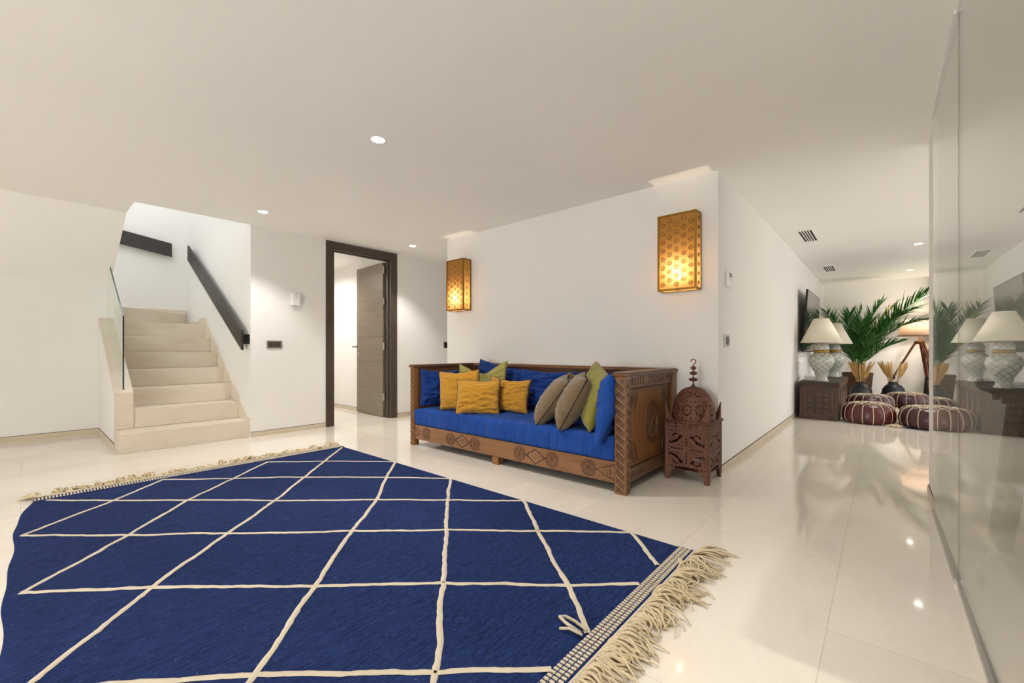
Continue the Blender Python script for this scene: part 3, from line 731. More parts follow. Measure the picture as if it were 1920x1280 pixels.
# back board, left and right arms
bk = MB(); bk.box((SX0+.06, SY1-.055, .10), (SX1-.08, SY1-.02, SH-.03)); bk.build('back_board', M_CEDAR_D, bed)
cp = MB(); cp.box((SX0-.005, SY1-.085, SH-.03), (SX1+.012, SY1+.015, SH-.012)); cp.box((SX0, SY1-.078, SH-.012), (SX1+.004, SY1+.010, SH)); cp.build('back_cap', M_CEDAR_X, bed, bevel=.004)
for (xa, xb, sgn) in ((SX0, SX0+.062, -1), (SX1-.088, SX1, 1)):
    c = MB(); c.box((xa-.014, SY0-.014, SH-.028), (xb+.014, SY1-.08, SH-.014)); c.box((xa-.007, SY0-.008, SH-.014), (xb+.007, SY1-.08, SH)); c.build('arm_cap', M_CEDAR_Y, bed, bevel=.004)
    xo = xb if sgn > 0 else xa          # outer face
    xi0, xi1 = (xa+.030, xb-.012) if sgn > 0 else (xa+.012, xb-.006)
    o = MB().box((xi0, SY0+.06, SH-.118), (xi1, SY1-.06, SH-.028)).build('arm_top_rail', M_CEDAR_Y, bed, bevel=.003)
    ob_ = MB().box((xi0, SY0+.06, .075), (xi1, SY1-.06, .17)).build('arm_bottom_rail', M_CEDAR_Y, bed, bevel=.003)
    pn = MB().box((xi0+.004, SY0+.065, .165), (xi1-.016, SY1-.065, SH-.11)).build('arm_panel', M_CEDAR_Z, bed)
    if sgn > 0:
        RM = lambda y, z: Matrix.Translation((xi1, y, z)) @ Matrix.Rotation(PI/2, 4, 'Z')
        c = MB(); carve_strip(c, SY1-SY0-.15, .066, RM(SY0+.075, SH-.106), 17, 'x'); c.build('rail_carving', CM, o)
        c = MB(); carve_strip(c, SY1-SY0-.15, .072, RM(SY0+.075, .085), 21, 'zig'); c.build('rail_carving', CM, ob_)
        ml = MB(); y0, y1, z0, z1 = SY0+.095, SY1-.10, .185, SH-.13; xx = xi1-.016
        for d, tr in ((0, .009), (.022, .005)):
            ml.tube([(xx, y0+d, z0+d), (xx, y1-d, z0+d), (xx, y1-d, z1-d), (xx, y0+d, z1-d), (xx, y0+d, z0+d)], tr, 6, 0)
        ml.build('panel_moulding', M_CEDAR_Y, pn)
        M_ = Matrix.Translation((xx, (y0+y1)/2+.03, (z0+z1)/2)) @ Matrix.Rotation(PI/2, 4, 'Z')
        c = MB(); r, sz = .125, 1.35
        for rr, tr, m in ((r, .005, 0), (r*.96, .003, 1), (r*.80, .003, 1), (r*.76, .004, 0)): c.ring((0, -.001, 0), rr, tr, n=36, mi=m, M=M_, sz=sz)
        for k in range(26):
            a = 2*PI*k/26; c.ball((r*.88*math.cos(a), -.001, r*.88*sz*math.sin(a)), .009, .004, .011, 0, M_, 6, 4)
        for k in range(4):
            a = PI/4+k*PI/2; c.tube([(0, -.002, 0), (r*.70*math.cos(a), -.002, r*.70*sz*math.sin(a))], .006, 5, 0, M_)
        for k in range(8):
            a = 2*PI*k/8+.39; c.ball((r*.42*math.cos(a), -.001, r*.42*sz*math.sin(a)), .020, .005, .026, 0, M_, 8, 4); c.ring((r*.42*math.cos(a), -.001, r*.42*sz*math.sin(a)), .024, .0016, n=10, mi=1, M=M_, k=4, sz=1.2)
        c.build('carved_medallion', CM, pn)
        for (cy, cz, a0) in ((y0+.03, z0+.03, 0), (y1-.03, z0+.03, PI/2), (y1-.03, z1-.03, PI), (y0+.03, z1-.03, 1.5*PI)):
            c = MB()
            for rr, tr, m in ((.115, .004, 0), (.108, .002, 1), (.085, .003, 1)):
                c.tube([(xx, cy+rr*math.cos(a0+PI/2*k/10), cz+1.25*rr*math.sin(a0+PI/2*k/10)) for k in range(11)], tr, 5, m)
            for k in range(5):
                a = a0+PI/2*(k+.5)/5
                c.tube([(xx+.001, cy+.02*math.cos(a), cz+.025*math.sin(a)), (xx+.003, cy+.05*math.cos(a), cz+.062*math.sin(a)), (xx+.001, cy+.08*math.cos(a), cz+.1*math.sin(a))], [.002, .006, .002], 5, 0)
            c.build('corner_fan_carving', CM, pn)
# seat mattress with soft wrinkles
def cushion_box(x0, x1, y0, y1, z0, z1, nx, ny, nz, fn, name, m, parent):
    b = MB(); idx = {}; vs_ = []; fs = []
    def V(i, j, k):
        if (i, j, k) not in idx:
            u, v, w_ = i/nx*2-1, j/ny*2-1, k/nz*2-1
            p = Vector((x0+(x1-x0)*(u+1)/2, y0+(y1-y0)*(v+1)/2, z0+(z1-z0)*(w_+1)/2))
            rr = .028
            q = Vector((min(max(p.x, x0+rr), x1-rr), min(max(p.y, y0+rr), y1-rr), min(max(p.z, z0+rr), z1-rr)))
            d = p-q
            if d.length > 1e-6: p = q+d.normalized()*rr
            idx[(i, j, k)] = len(vs_); vs_.append(fn(p, u, v, w_))
        return idx[(i, j, k)]
    for k in (0, nz):
        for i in range(nx):
            for j in range(ny): fs.append((V(i, j, k), V(i+1, j, k), V(i+1, j+1, k), V(i, j+1, k)))
    for j in (0, ny):
        for i in range(nx):
            for k in range(nz): fs.append((V(i, j, k), V(i+1, j, k), V(i+1, j, k+1), V(i, j, k+1)))
    for i in (0, nx):
        for j in range(ny):
            for k in range(nz): fs.append((V(i, j, k), V(i, j+1, k), V(i, j+1, k+1), V(i, j, k+1)))
    b.add(vs_, fs); return b.build(name, m, parent, smooth=True)
def mat_fn(p, u, v, w_):
    n = noise.noise((p.x*14+p.z*4, p.y*2.2, 1.3))*.5+noise.noise((p.x*6+p.y*5, p.y*5-p.x*2, 4.))*.5
    am = .017 if v < -.97 else .012
    left = max(0, min(1, (-p.x-1.9)/1.2))
    if v < -.97: p.y += am*n*(.25+left)*max(0, (w_+1)/2)-.004*math.cos(w_*PI/2)
    if w_ > .97: p.z += am*n*(.5+.6*left)+.006*(1-u*u)
    return p
cushion_box(SX0+.066, SX1-.092, SY0+.004, SY1-.06, .222, .402, 190, 46, 14, mat_fn, 'seat_mattress', M_SEAT, bed)

# ---- cushions
def pillow(name, label, m, w_, h_, t_, pos, yaw, lean, roll=0., seed=1, wr=.5, edge=None, sag=0., crease=0., group=None, pinch=.06, tilt=0., droop=0.):
    """pos is the middle of the cushion's lower edge, yaw turns the front (-y), lean tips the top back"""
    N = 46; sheets = []
    def P(u, v, s):
        a = max(0, 1-abs(u)**2.6); b_ = max(0, 1-abs(v)**2.6)
        T = t_/2*(a*b_)**.40
        x = w_/2*u*(1-pinch*(1-v*v)); z = h_/2*v*(1-pinch*(1-u*u))
        if v > 0: z -= sag*h_*v*(1-u*u)**2
        q = noise.noise((u*2.2+seed*7, v*5.2, s*3.3))*.55+noise.noise((u*4+v*3.3+seed, v*8-u*2, s*2.+9))*.3
        rim = (1-max(abs(u), abs(v))**8)
        T += wr*.036*q*rim*t_/.16
        T += wr*.010*rim*noise.noise((u*9+seed, v*15+u*3, s*5.))*t_/.16
        T += wr*.0065*rim*math.sin((v*1.0+.25*u*math.sin(seed)+.3*noise.noise((u*2, v*2, seed)))*24)*max(0, noise.noise((u*1.7+seed*3, v*1.9, 4.4+s)))*2*t_/.16
        if crease: T -= crease*math.exp(-((v+.62+.16*math.sin(u*3+seed))/.10)**2)*rim
        x += .010*noise.noise((v*3+seed, 2.2, s*.1)); z += .010*noise.noise((u*3+seed, 7.1, s*.1))
        return Vector((x, s*T, z+h_/2))
    b = MB(); vs_ = []; fs = []; idx = {}
    for s in (-1, 1):
        for j in range(N+1):
            for i in range(N+1):
                e = i in (0, N) or j in (0, N); key = (i, j, 0 if e else s)
                if key not in idx: 
                    u = math.sin((i/N*2-1)*PI/2*.72)/math.sin(PI/2*.72); v = math.sin((j/N*2-1)*PI/2*.72)/math.sin(PI/2*.72)
                    idx[key] = len(vs_); vs_.append(P(u, v, s) if not e else (P(u, v, 1)+P(u, v, -1))/2)
        for j in range(N):
            for i in range(N):
                K = [idx[(a, c, 0 if (a in (0, N) or c in (0, N)) else s)] for a, c in ((i, j), (i+1, j), (i+1, j+1), (i, j+1))]
                fs.append(tuple(K if s < 0 else K[::-1]))
    Rm = Matrix.Rotation(tilt, 4, 'X') @ Matrix.Rotation(yaw, 4, 'Z') @ Matrix.Rotation(-lean, 4, 'X') @ Matrix.Translation((0, 0, h_/2)) @ Matrix.Rotation(roll, 4, 'Y') @ Matrix.Translation((0, 0, -h_/2))
    low = min((Rm @ Vector(p)).z for p in vs_)
    if droop:
        for p in vs_:
            k = max(0, (p.x/(w_/2)-.25)/.75)*max(0, (.42-p.z/h_)/.42); k = min(1, k*1.3); p.z -= droop*k; p.y -= droop*.5*k
    M = Matrix.Translation((pos[0], pos[1], pos[2]-low)) @ Rm
    b.add(vs_, fs)
    if edge is None:
        o = b.build(name, m, smooth=True); o.matrix_world = M; tag(o, label, 'cushion', group); return o
    r = thing(name, label, 'cushion', group=group); r.matrix_world = M
    b.build('cover', m, r, smooth=True)
    eb = MB(); ring_ = [vs_[idx[(i, 0, 0)]] for i in range(N)]+[vs_[idx[(N, j, 0)]] for j in range(N)]+[vs_[idx[(i, N, 0)]] for i in range(N, 0, -1)]+[vs_[idx[(0, j, 0)]] for j in range(N, 0, -1)]
    rr = random.Random(seed)
    eb.tube([tuple(Vector(p)) for p in ring_+ring_[:1]], .0028, 5, 0)
    c0 = Vector((0, 0, h_/2))
    for k in range(0, len(ring_)):
        p, q = Vector(ring_[k]), Vector(ring_[(k+1) % len(ring_)])
        for s in range(2):
            a = p.lerp(q, s/2); d = (a-c0).normalized()
            eb.tube([a+Vector((0, -.005, 0))-d*.004, a+d*(.003+.004*rr.random()), a+Vector((0, .005, 0))-d*.004], .0016, 4, 0)
    eb.build('stitched_edge', edge, r); return r
SZ = .400
G = 'cushions on the daybed'
pillow('cushion', 'crumpled blue cushion standing against the left arm of the daybed', M_NAVY, .50, .40, .16, (-3.725, 3.07, SZ), R(84), R(3), R(2), 11, 1.5, None, .02, .012, G)
pillow('cushion', 'big blue back cushion at the left end behind the lime one', M_NAVY, .74, .42, .15, (-3.27, 3.50, SZ), R(0), R(9), R(9), 12, 1.2, None, .03, 0, G)
pillow('cushion', 'big blue back cushion in the middle, right of the mustard ones', M_NAVY, .80, .425, .18, (-2.54, 3.47, SZ), R(0), R(11), 0, 13, 1.5, None, .02, .015, G)
pillow('cushion', 'big blue back cushion at the right end behind the olive one', M_NAVY, .62, .435, .15, (-1.79, 3.52, SZ), R(0), R(9), R(-2), 14, 1.2, None, .03, .0, G)
pillow('cushion', 'pale lime cushion with two pointed corners behind the mustard ones', M_LIME, .60, .48, .13, (-3.24, 3.22, SZ), R(16), R(9), R(-4), 15, 1.1, None, .22, 0, G, .08)
pillow('cushion', 'mustard cushion at left, taller and half hidden by the front mustard one', M_MUST, .44, .40, .14, (-3.28, 2.945, SZ), R(28), R(7), R(-4), 16, .8, M_STITCH, .03, .006, G)
pillow('cushion', 'mustard cushion at right, next to the big blue middle cushion', M_MUST, .42, .335, .14, (-2.80, 3.16, SZ), R(28), R(12), R(4), 17, .9, M_STITCH, .06, .010, G)
pillow('cushion', 'mustard cushion in front, overlapping the other two mustard ones', M_MUST, .435, .335, .15, (-2.965, 2.905, SZ), R(34), R(10), 0, 18, .8, M_STITCH, .02, .010, G)
pillow('cushion', 'taupe cushion standing at the back behind the two leaning taupe ones', M_TAUPE, .44, .385, .13, (-2.03, 3.33, SZ), R(8), R(10), R(6), 19, .8, M_STITCHB, .10, 0, G)
pillow('cushion', 'taupe cushion leaning sideways, left of the two in front', M_TAUPE, .42, .46, .20, (-2.265, 2.95, SZ), R(-54), R(36), R(4), 20, .35, M_STITCHB, .02, .0, G)
pillow('cushion', 'taupe cushion leaning sideways, right of the two in front', M_TAUPE, .42, .455, .21, (-1.985, 2.885, SZ), R(-55), R(28), R(5), 21, .35, M_STITCHB, .02, .0, G)
pillow('cushion', 'olive green cushion wedged between taupe cushion and right blue cushion', M_OLIVE, .46, .46, .15, (-1.78, 2.93, SZ), R(-42), R(17), R(14), 22, .7, None, .0, .012, G)
pillow('cushion', 'bright blue cushion standing against the right arm of the daybed', M_BLUE, .46, .43, .16, (-1.585, 2.90, SZ), R(-62), R(5), R(-3), 23, .7, None, .0, .02, G, .05, 0., .085)

# ================================================================== IRON LANTERN
lan = thing('floor_lantern', 'rusty pierced iron lantern with domed top beside the daybed', 'lantern', (-1.152, 3.555, 0))
def cap_(x, y, ax, ay, bx, by, r):
    dx, dy = bx-ax, by-ay; t_ = max(0, min(1, ((x-ax)*dx+(y-ay)*dy)/(dx*dx+dy*dy+1e-9)))
    return math.hypot(x-ax-dx*t_, y-ay-dy*t_) < r
def side_hole(x, y):                       # x in -.16...16, y in -.18...18 (mirrored four ways)
    X, Y = abs(x), abs(y)
    if cap_(X, Y, .045, .100, .072, .070, .0065) or cap_(X, Y, .040, .105, .046, .103, .013) or cap_(X, Y, .076, .066, .082, .062, .012): return 1
    if cap_(X, Y, .070, .125, .098, .118, .0055) or cap_(X, Y, .098, .118, .104, .098, .0055): return 1
    if cap_(X, Y, .104, .052, .128, .040, .0058) or cap_(X, Y, .128, .040, .132, .060, .0055) or cap_(X, Y, .100, .056, .102, .055, .011): return 1
    for yy in (.03, .056, .082, .108):
        if cap_(X, Y, 0, yy, 0, yy+.012, .0045): return 1
    for xx in (.03, .056, .082, .108):
        if cap_(X, Y, xx, 0, xx+.012, 0, .0045): return 1
    for (a, c, r) in ((.03, .03, .005), (.054, .034, .004), (.034, .060, .004), (.138, .09, .005), (.134, .12, .005), (.02, .13, .005), (.05, .145, .005), (.08, .148, .005), (.112, .145, .006), (.138, .015, .005), (.075, .028, .004), (.138, .15, .005), (.118, .075, .004), (.06, .118, .004)):
        if math.hypot(X-a, Y-c) < r: return 1
    return 0
def pierced(wd_, ht, nx, ny, hole, M, arch=0.):
    b = MB(); vs_ = [(-wd_/2+wd_*i/nx, 0, -ht/2+ht*j/ny) for j in range(ny+1) for i in range(nx+1)]; fs = []
    for j in range(ny):
        for i in range(nx):
            x = -wd_/2+wd_*(i+.5)/nx; z = -ht/2+ht*(j+.5)/ny
            if hole(x, z): continue
            if arch and z+ht/2 < arch*(1-(abs(x)/(wd_/2))**2): continue
            a = j*(nx+1)+i; fs.append((a, a+1, a+nx+2, a+nx+1))
    b.add(vs_, fs, 0, M); return b
SQ = .163
for k in range(4):
    M = Matrix.Rotation(k*PI/2, 4, 'Z') @ Matrix.Translation((0, -SQ, .250))
    pierced(2*SQ, .314, 124, 120, lambda x, z: side_hole(x, z*1.06), M, .02).build('pierced_side' if k != 1 else 'pierced_door', M_RUST, lan, solid=.0022)
    b = MB(); M2 = Matrix.Rotation(k*PI/2, 4, 'Z')
    def band(x, z):
        for q in range(6):
            c = -.135+q*.054
            if abs(math.hypot(x-c, z-.003)-.011) < .0022 and abs(z-.003) > .0055: return 1
        return math.hypot((x+.16) % .027-.0135, z+.018) < .0032
    pierced(2*SQ, .045, 110, 15, band, M2 @ Matrix.Translation((0, -SQ, .43)), 0).build('pierced_band', M_RUST, lan, solid=.0022)
    b.tube([(-SQ-.008, -SQ-.006, .462), (SQ+.008, -SQ-.006, .462)], .0125, 8, 0, M2)
    for q in range(9): b.ball((-SQ+.02+q*.0365, -SQ-.018, .462), .005, .003, .005, 1, M2, 6, 4)
    b.build('top_moulding', [M_RUST, M_GROOVE], lan, smooth=True)
    lg = MB(); cr = MB(); M3 = M2 @ Matrix.Translation((SQ, -SQ, 0))
    for Q in (M3, M3 @ Matrix(((0, 1, 0, 0), (-1, 0, 0, 0), (0, 0, 1, 0), (0, 0, 0, 1)))):
        P = [(0, .10), (-.085, .10), (-.06, .085), (-.038, .055), (-.030, 0), (0, 0)]
        lg.add([(p[0], 0, p[1]) for p in P], [tuple(range(6))], 0, Q)
        P = [(0, .472), (-.075, .472), (-.050, .490), (-.030, .525), (-.016, .57), (-.004, .605), (0, .605)]
        cr.add([(p[0], 0, p[1]) for p in P], [tuple(range(7))], 0, Q)
    lg.build('leg', M_RUST, lan, solid=.004)
    cr.build('corner_spike', M_RUST, lan, solid=.004)
    c = MB(); c.tube([(SQ, -SQ, .03), (SQ, -SQ, .46)], .006, 6, 0, M2); c.build('corner_strip', M_RUST, lan)
MB().box((-SQ, -SQ, .085), (SQ, SQ, .089)).build('floor_plate', M_RUST, lan)
dm = MB(); NA, NZ = 240, 84; vs_ = []; fs = []
def dprof(t_): return .158*math.cos(t_*PI/2)**.80+.003, .472+.255*math.sin(t_*PI/2)**1.02
for j in range(NZ+1):
    r, z = dprof(j/NZ*.985)
    for i in range(NA):
        a = 2*PI*i/NA; g = abs(((a*10/(2*PI)) % 1)-.5)*2; rr = r*(1+.018*(1-g**2)); vs_.append((rr*math.cos(a), rr*math.sin(a), z))
def dome_hole(a, t_):
    g = ((a*10/(2*PI)) % 1)-.5; x = g*.1*math.cos(t_*PI/2)**.6; 
    for (cy, n_) in ((.22, 10), (.60, 8)):
        y = (t_-cy)*.30
        d = math.hypot(x, y); an = math.atan2(y, x)
        for ro in (.030 if cy < .5 else .022,):
            k = round(an/(2*PI)*n_)*2*PI/n_
            if math.hypot(x-ro*math.cos(k), y-ro*math.sin(k)) < .0055: return 1
        if d < .0035: return 1
    for (gx, ty) in ((.034, .06), (.034, .40), (0, .42), (.02, .80), (0, .04)):
        if math.hypot(abs(x)-gx*math.cos(t_*PI/2)**.6, (t_-ty)*.30) < .0038: return 1
    return 0
for j in range(NZ):
    for i in range(NA):
        if dome_hole(2*PI*(i+.5)/NA, (j+.5)/NZ*.985): continue
        i2 = (i+1) % NA; fs.append((j*NA+i, j*NA+i2, (j+1)*NA+i2, (j+1)*NA+i))
dm.add(vs_, fs); dm.build('pierced_dome', M_RUST, lan, smooth=True, solid=.0025)
fn_ = MB(); fn_.tube([(0, 0, .72), (0, 0, .905)], .005, 8)
fn_.lathe([(.034, .722), (.012, .738), (.008, .75)], 16, 0, None, False)
for z, r in ((.787, .036), (.838, .031), (.880, .023)): fn_.lathe([(.004, z-.017), (r*.75, z-.010), (r, z), (r*.75, z+.010), (.004, z+.017)], 18, 0, None, False)
fn_.build('finial', M_RUST, lan, smooth=True)
hk = MB(); hk.tube([(0, 0, .90), (.004, 0, .914)]+[(.0+.019*math.cos(a), 0, .932+.019*math.sin(a)) for a in [R(-70+k*24) for k in range(12)]], .0042, 6); hk.build('hook', M_RUST, lan, smooth=True)

# ================================================================== CORRIDOR CORNER
ch = thing('carved_chest', 'low dark carved wooden chest along the corridor wall under two lamps', 'chest', (-.715, 8.7, 0))
CX, CY, CZ = .235, .985, .555
MB().box((-CX, -CY, .0), (CX, CY, .515)).build('chest_body', M_CHEST, ch, bevel=.004)
l = MB(); l.box((-CX-.02, -CY-.02, .515), (CX+.02, CY+.02, .535)); l.box((-CX-.008, -CY-.008, .535), (CX+.008, CY+.008, CZ)); l.build('chest_lid', M_CHEST, ch, bevel=.004)
c = MB(); Y = -CY
for d, tr in ((.072, .004), (.088, .0025)):
    c.tube([(-CX+d, Y, .035+d*.5), (CX-d, Y, .035+d*.5), (CX-d, Y, .50-d*.6), (-CX+d, Y, .50-d*.6), (-CX+d, Y, .035+d*.5)], tr, 5, 1)
def chev(x0, x1, z0, z1, vert):
    n = int((z1-z0 if vert else x1-x0)/.024)
    for k in range(n):
        if vert:
            z = z0+k*.024; xm = (x0+x1)/2; c.tube([(x0, Y, z), (xm, Y-.001, z+.028), (x1, Y, z)], .003, 4, 1)
        else:
            x = x0+k*.024; zm = (z0+z1)/2; c.tube([(x, Y, z0), (x+.026, Y-.001, zm), (x, Y, z1)], .003, 4, 1)
chev(-CX+.006, -CX+.064, .01, .485, True); chev(CX-.064, CX-.006, .01, .485, True); chev(-CX+.07, CX-.09, .008, .062, False); chev(-CX+.07, CX-.09, .462, .508, False)
for i in range(3):
    for j in range(4):
        x, z = -.095+i*.095, .125+j*.083
        for k in range(8):
            a = k*PI/4; c.ball((x+.021*math.cos(a), Y, z+.021*math.sin(a)), .012 if k % 2 else .008, .004, .010, 1 if (i+j+k) % 2 else 0, None, 6, 4)
        c.ring((x, Y, z), .036, .0024, n=8, mi=0)
c.build('end_carving', [M_CHEST, M_CHESTL], ch)
c = MB()
for k in range(26): 
    y = -CY+.03+k*.0755; c.ball((CX+.012, y, .505), .009, .012, .008, 1, None, 6, 4); c.tube([(CX, y, .49), (CX+.004, y+.03, .46)], .006, 5, 1)
for k in range(5):
    y0 = -CY+.05+k*.38; c.tube([(CX, y0, .06), (CX, y0+.33, .06), (CX, y0+.33, .44), (CX, y0, .44), (CX, y0, .06)], .008, 5, 0); c.ring((CX, y0+.165, .25), .10, .006, 'x', 20, 1); c.ball((CX, y0+.165, .25), .006, .05, .05, 1, None, 8, 5)
c.build('front_carving', [M_CHEST, M_CHESTL], ch)

def lathe_uv(mb, prof, n, name, m, parent):
    me_o = mb.lathe(prof, n).build(name, m, parent, smooth=True); me = me_o.data
    uvl = me.uv_layers.new(name='uv'); zs = [p[1] for p in prof]; z0, z1 = min(zs), max(zs)
    for p in me.polygons:
        us = [math.atan2(me.vertices[v].co.y, me.vertices[v].co.x)/(2*PI) % 1 for v in p.vertices]
        if max(us)-min(us) > .5: us = [u+1 if u < .5 else u for u in us]
        for li, u, v in zip(p.loop_indices, us, p.vertices): uvl.data[li].uv = (u, (me.vertices[v].co.z-z0)/.42)
    return me_o
def table_lamp(x, y, label):
    t = thing('table_lamp', label, 'table lamp', (x, y, CZ), group='ceramic jar lamps on the chest')
    s = 1.04
    lathe_uv(MB(), [(a*s, z*s) for a, z in [(.086, 0), (.088, .012), (.074, .04), (.072, .075), (.082, .125), (.108, .175), (.138, .225), (.154, .275), (.157, .31), (.148, .35), (.122, .385), (.094, .405), (.088, .42)]], 40, 'jar_body', M_CERAM, t)
    b = MB(); b.lathe([(a*s, z*s) for a, z in [(.090, .418), (.096, .424), (.096, .446), (.090, .452)]], 32); b.build('brass_collar', M_BRASS, t, smooth=True)
    lathe_uv(MB(), [(a*s, z*s) for a, z in [(.088, .450), (.094, .465), (.095, .50), (.084, .535), (.055, .562), (.012, .575)]], 36, 'jar_lid', M_CERAM, t)
    b = MB(); b.lathe([(.012, .59), (.012, .66), (.008, .80)], 10); b.build('lamp_stem', M_BRASS, t)
    b = MB(); b.lathe([(.262, .585), (.095, .945)], 48, cap=False); b.lathe([(.265, .583), (.262, .590)], 48, cap=False); b.build('lamp_shade', M_SHADE, t, smooth=True, solid=.003)
    return t
table_lamp(-.700, 7.93, 'blue and white jar lamp on the chest end nearest the viewer')
table_lamp(-.650, 9.42, 'blue and white jar lamp further back on the chest, half hidden by the nearer one')
t = thing('router_box', 'small white box lying on the chest behind the nearest jar lamp', 'box', (-.86, 8.18, CZ))
MB().box((-.07, -.10, 0), (.07, .10, .075)).build('casing', M_WHITEP, t, bevel=.008); MB().box((-.05, -.1015, .03), (.05, -.10, .036)).build('front_slot', M_LCD, t)
o = MB().box((-1.017, 8.05, .585), (-1.008, 8.75, .845)).build('socket_panel', M_WHITEP, bevel=.003); tag(o, 'flat white panel on the wall below the television', 'wall panel')
tv = thing('television', 'black flat television tilted forward on the corridor wall above the chest', 'television', (-.965, 8.10, 1.0))
Tt = Matrix.Rotation(R(3.2), 4, 'Y')
MB().box((0, 0, 0), (.027, 1.72, .99), 0, Tt).build('tv_body', M_BLACK, tv, bevel=.003)
MB().box((.0271, .012, .014), (.0282, 1.708, .978), 0, Tt).build('tv_screen', M_SCREEN, tv)
MB().box((-.052, .7, .35), (.022, 1.0, .65)).build('wall_bracket', M_BLACK, tv)

# ---- poufs
def pouf(x, y, r, h, label, m, seed, z0=0., rz=0.):
    t = thing('leather_pouf', label, 'pouf', (x, y, z0), (0, 0, rz), 'leather floor poufs')
    prof = [(.80, 0), (.93, .06), (.99, .22), (1.0, .42), (.975, .62), (.91, .79), (.80, .90), (.62, .965), (.35, .99), (.0, 1.0)]
    n = 64; np_ = 16; vs_ = []; fs = []
    def pt(a, k):
        rr, z = prof[k]; g = abs(((a*np_/(2*PI)) % 1)-.5)*2
        bul = 1+.018*(1-g**3)*(1 if .05 < z < .97 else .3)+.012*noise.noise((math.cos(a)*3+seed, math.sin(a)*3, z*6))
        return Vector((rr*r*bul*math.cos(a), rr*r*bul*math.sin(a), h*(z+.03*noise.noise((math.cos(a)*1.4*rr+seed, math.sin(a)*1.4*rr, 2.)))*1.0 if k else 0))
    for k in range(len(prof)):
        for i in range(n): vs_.append(pt(2*PI*i/n, k))
    for k in range(len(prof)-1):
        for i in range(n): fs.append((k*n+i, k*n+(i+1) % n, (k+1)*n+(i+1) % n, (k+1)*n+i))
    fs.append(tuple(range(n))[::-1])
    b = MB(); b.add(vs_, fs); b.build('leather_body', m, t, smooth=True)
    s = MB()
    for q in range(np_):
        a = 2*PI*(q+.0)/np_
        s.tube([pt(a, k)+Vector((math.cos(a)*.003, math.sin(a)*.003, .002)) for k in range(0, 7)], .0042, 5)
        am = 2*PI*(q+.5)/np_; an = 2*PI*(q+1)/np_
        p0, p1, p2 = pt(a, 6), pt(am, 7), pt(an, 6)
        s.tube([p0+Vector((0, 0, .003)), p1+Vector((0, 0, .003)), p2+Vector((0, 0, .003))], .0034, 5)
        if q % 2 == 0:
            p3 = pt(am, 8)+Vector((0, 0, .003)); pn = pt(2*PI*(q+1.5)/np_, 7)+Vector((0, 0, .003)); pp = pt(2*PI*(q-.5)/np_, 7)+Vector((0, 0, .003))
            s.tube([p1+Vector((0, 0, .003)), p3], .0042, 5); s.tube([p3, pn], .004, 5); s.tube([p3, pp], .004, 5); s.tube([p3, Vector((0, 0, h+.003))], .004, 5)
    s.build('cream_stitching', M_THREAD, t, smooth=True); return t
# second rug under the poufs
r2 = thing('area_rug', 'second blue rug with cream fringe lying under the leather poufs', 'rug', (0, 0, 0))
b = MB().box((.20, 7.62, 0), (2.1, 10.2, .010)); b.build('woven_field', M_RUG, r2, bevel=.003)
b = MB()
for k in range(6): b.tube([(.22+k*.4, 7.64, .010), (.22+k*.4+.38, 8.9, .011)], .010, 4); b.tube([(.22+k*.4+.38, 7.64, .010), (.22+k*.4, 8.9, .011)], .010, 4)
b.build('diamond_lines', M_CREAM, r2)
fr = MB(); rf = random.Random(3); y = 7.63
while y < 10.2:
    for s in range(7):
        a = rf.gauss(PI, .5); L = .10+.10*rf.random(); yy = y+rf.gauss(0, .01); px, py = .21, yy; pts = []
        for k in range(5): pts.append((px, py, .010+.02*rf.random()*math.sin(PI*k/4))); px += math.cos(a)*L/4; py += math.sin(a)*L/4; a += rf.gauss(0, .3)
        fr.tube(pts, .0045, 4)
    y += .028
o = fr.build('fringe', M_WOOL, r2, smooth=True); o['kind'] = 'stuff'
pouf(-.155, 7.915, .305, .285, 'oxblood leather pouf nearest the carved chest, in front', M_LEATH, 1., 0., .2)
pouf(.475, 7.84, .315, .275, 'plum leather pouf in front, partly cut off by the white pillar', M_LEATHD, 2., .011, .35)
pouf(-.165, 9.62, .325, .27, 'plum leather pouf at the back, left of the two behind', M_LEATHD, 3., 0., .1)
pouf(.335, 10.30, .315, .275, 'plum leather pouf at the back, right of the two behind', M_LEATHD, 4., 0., .3)

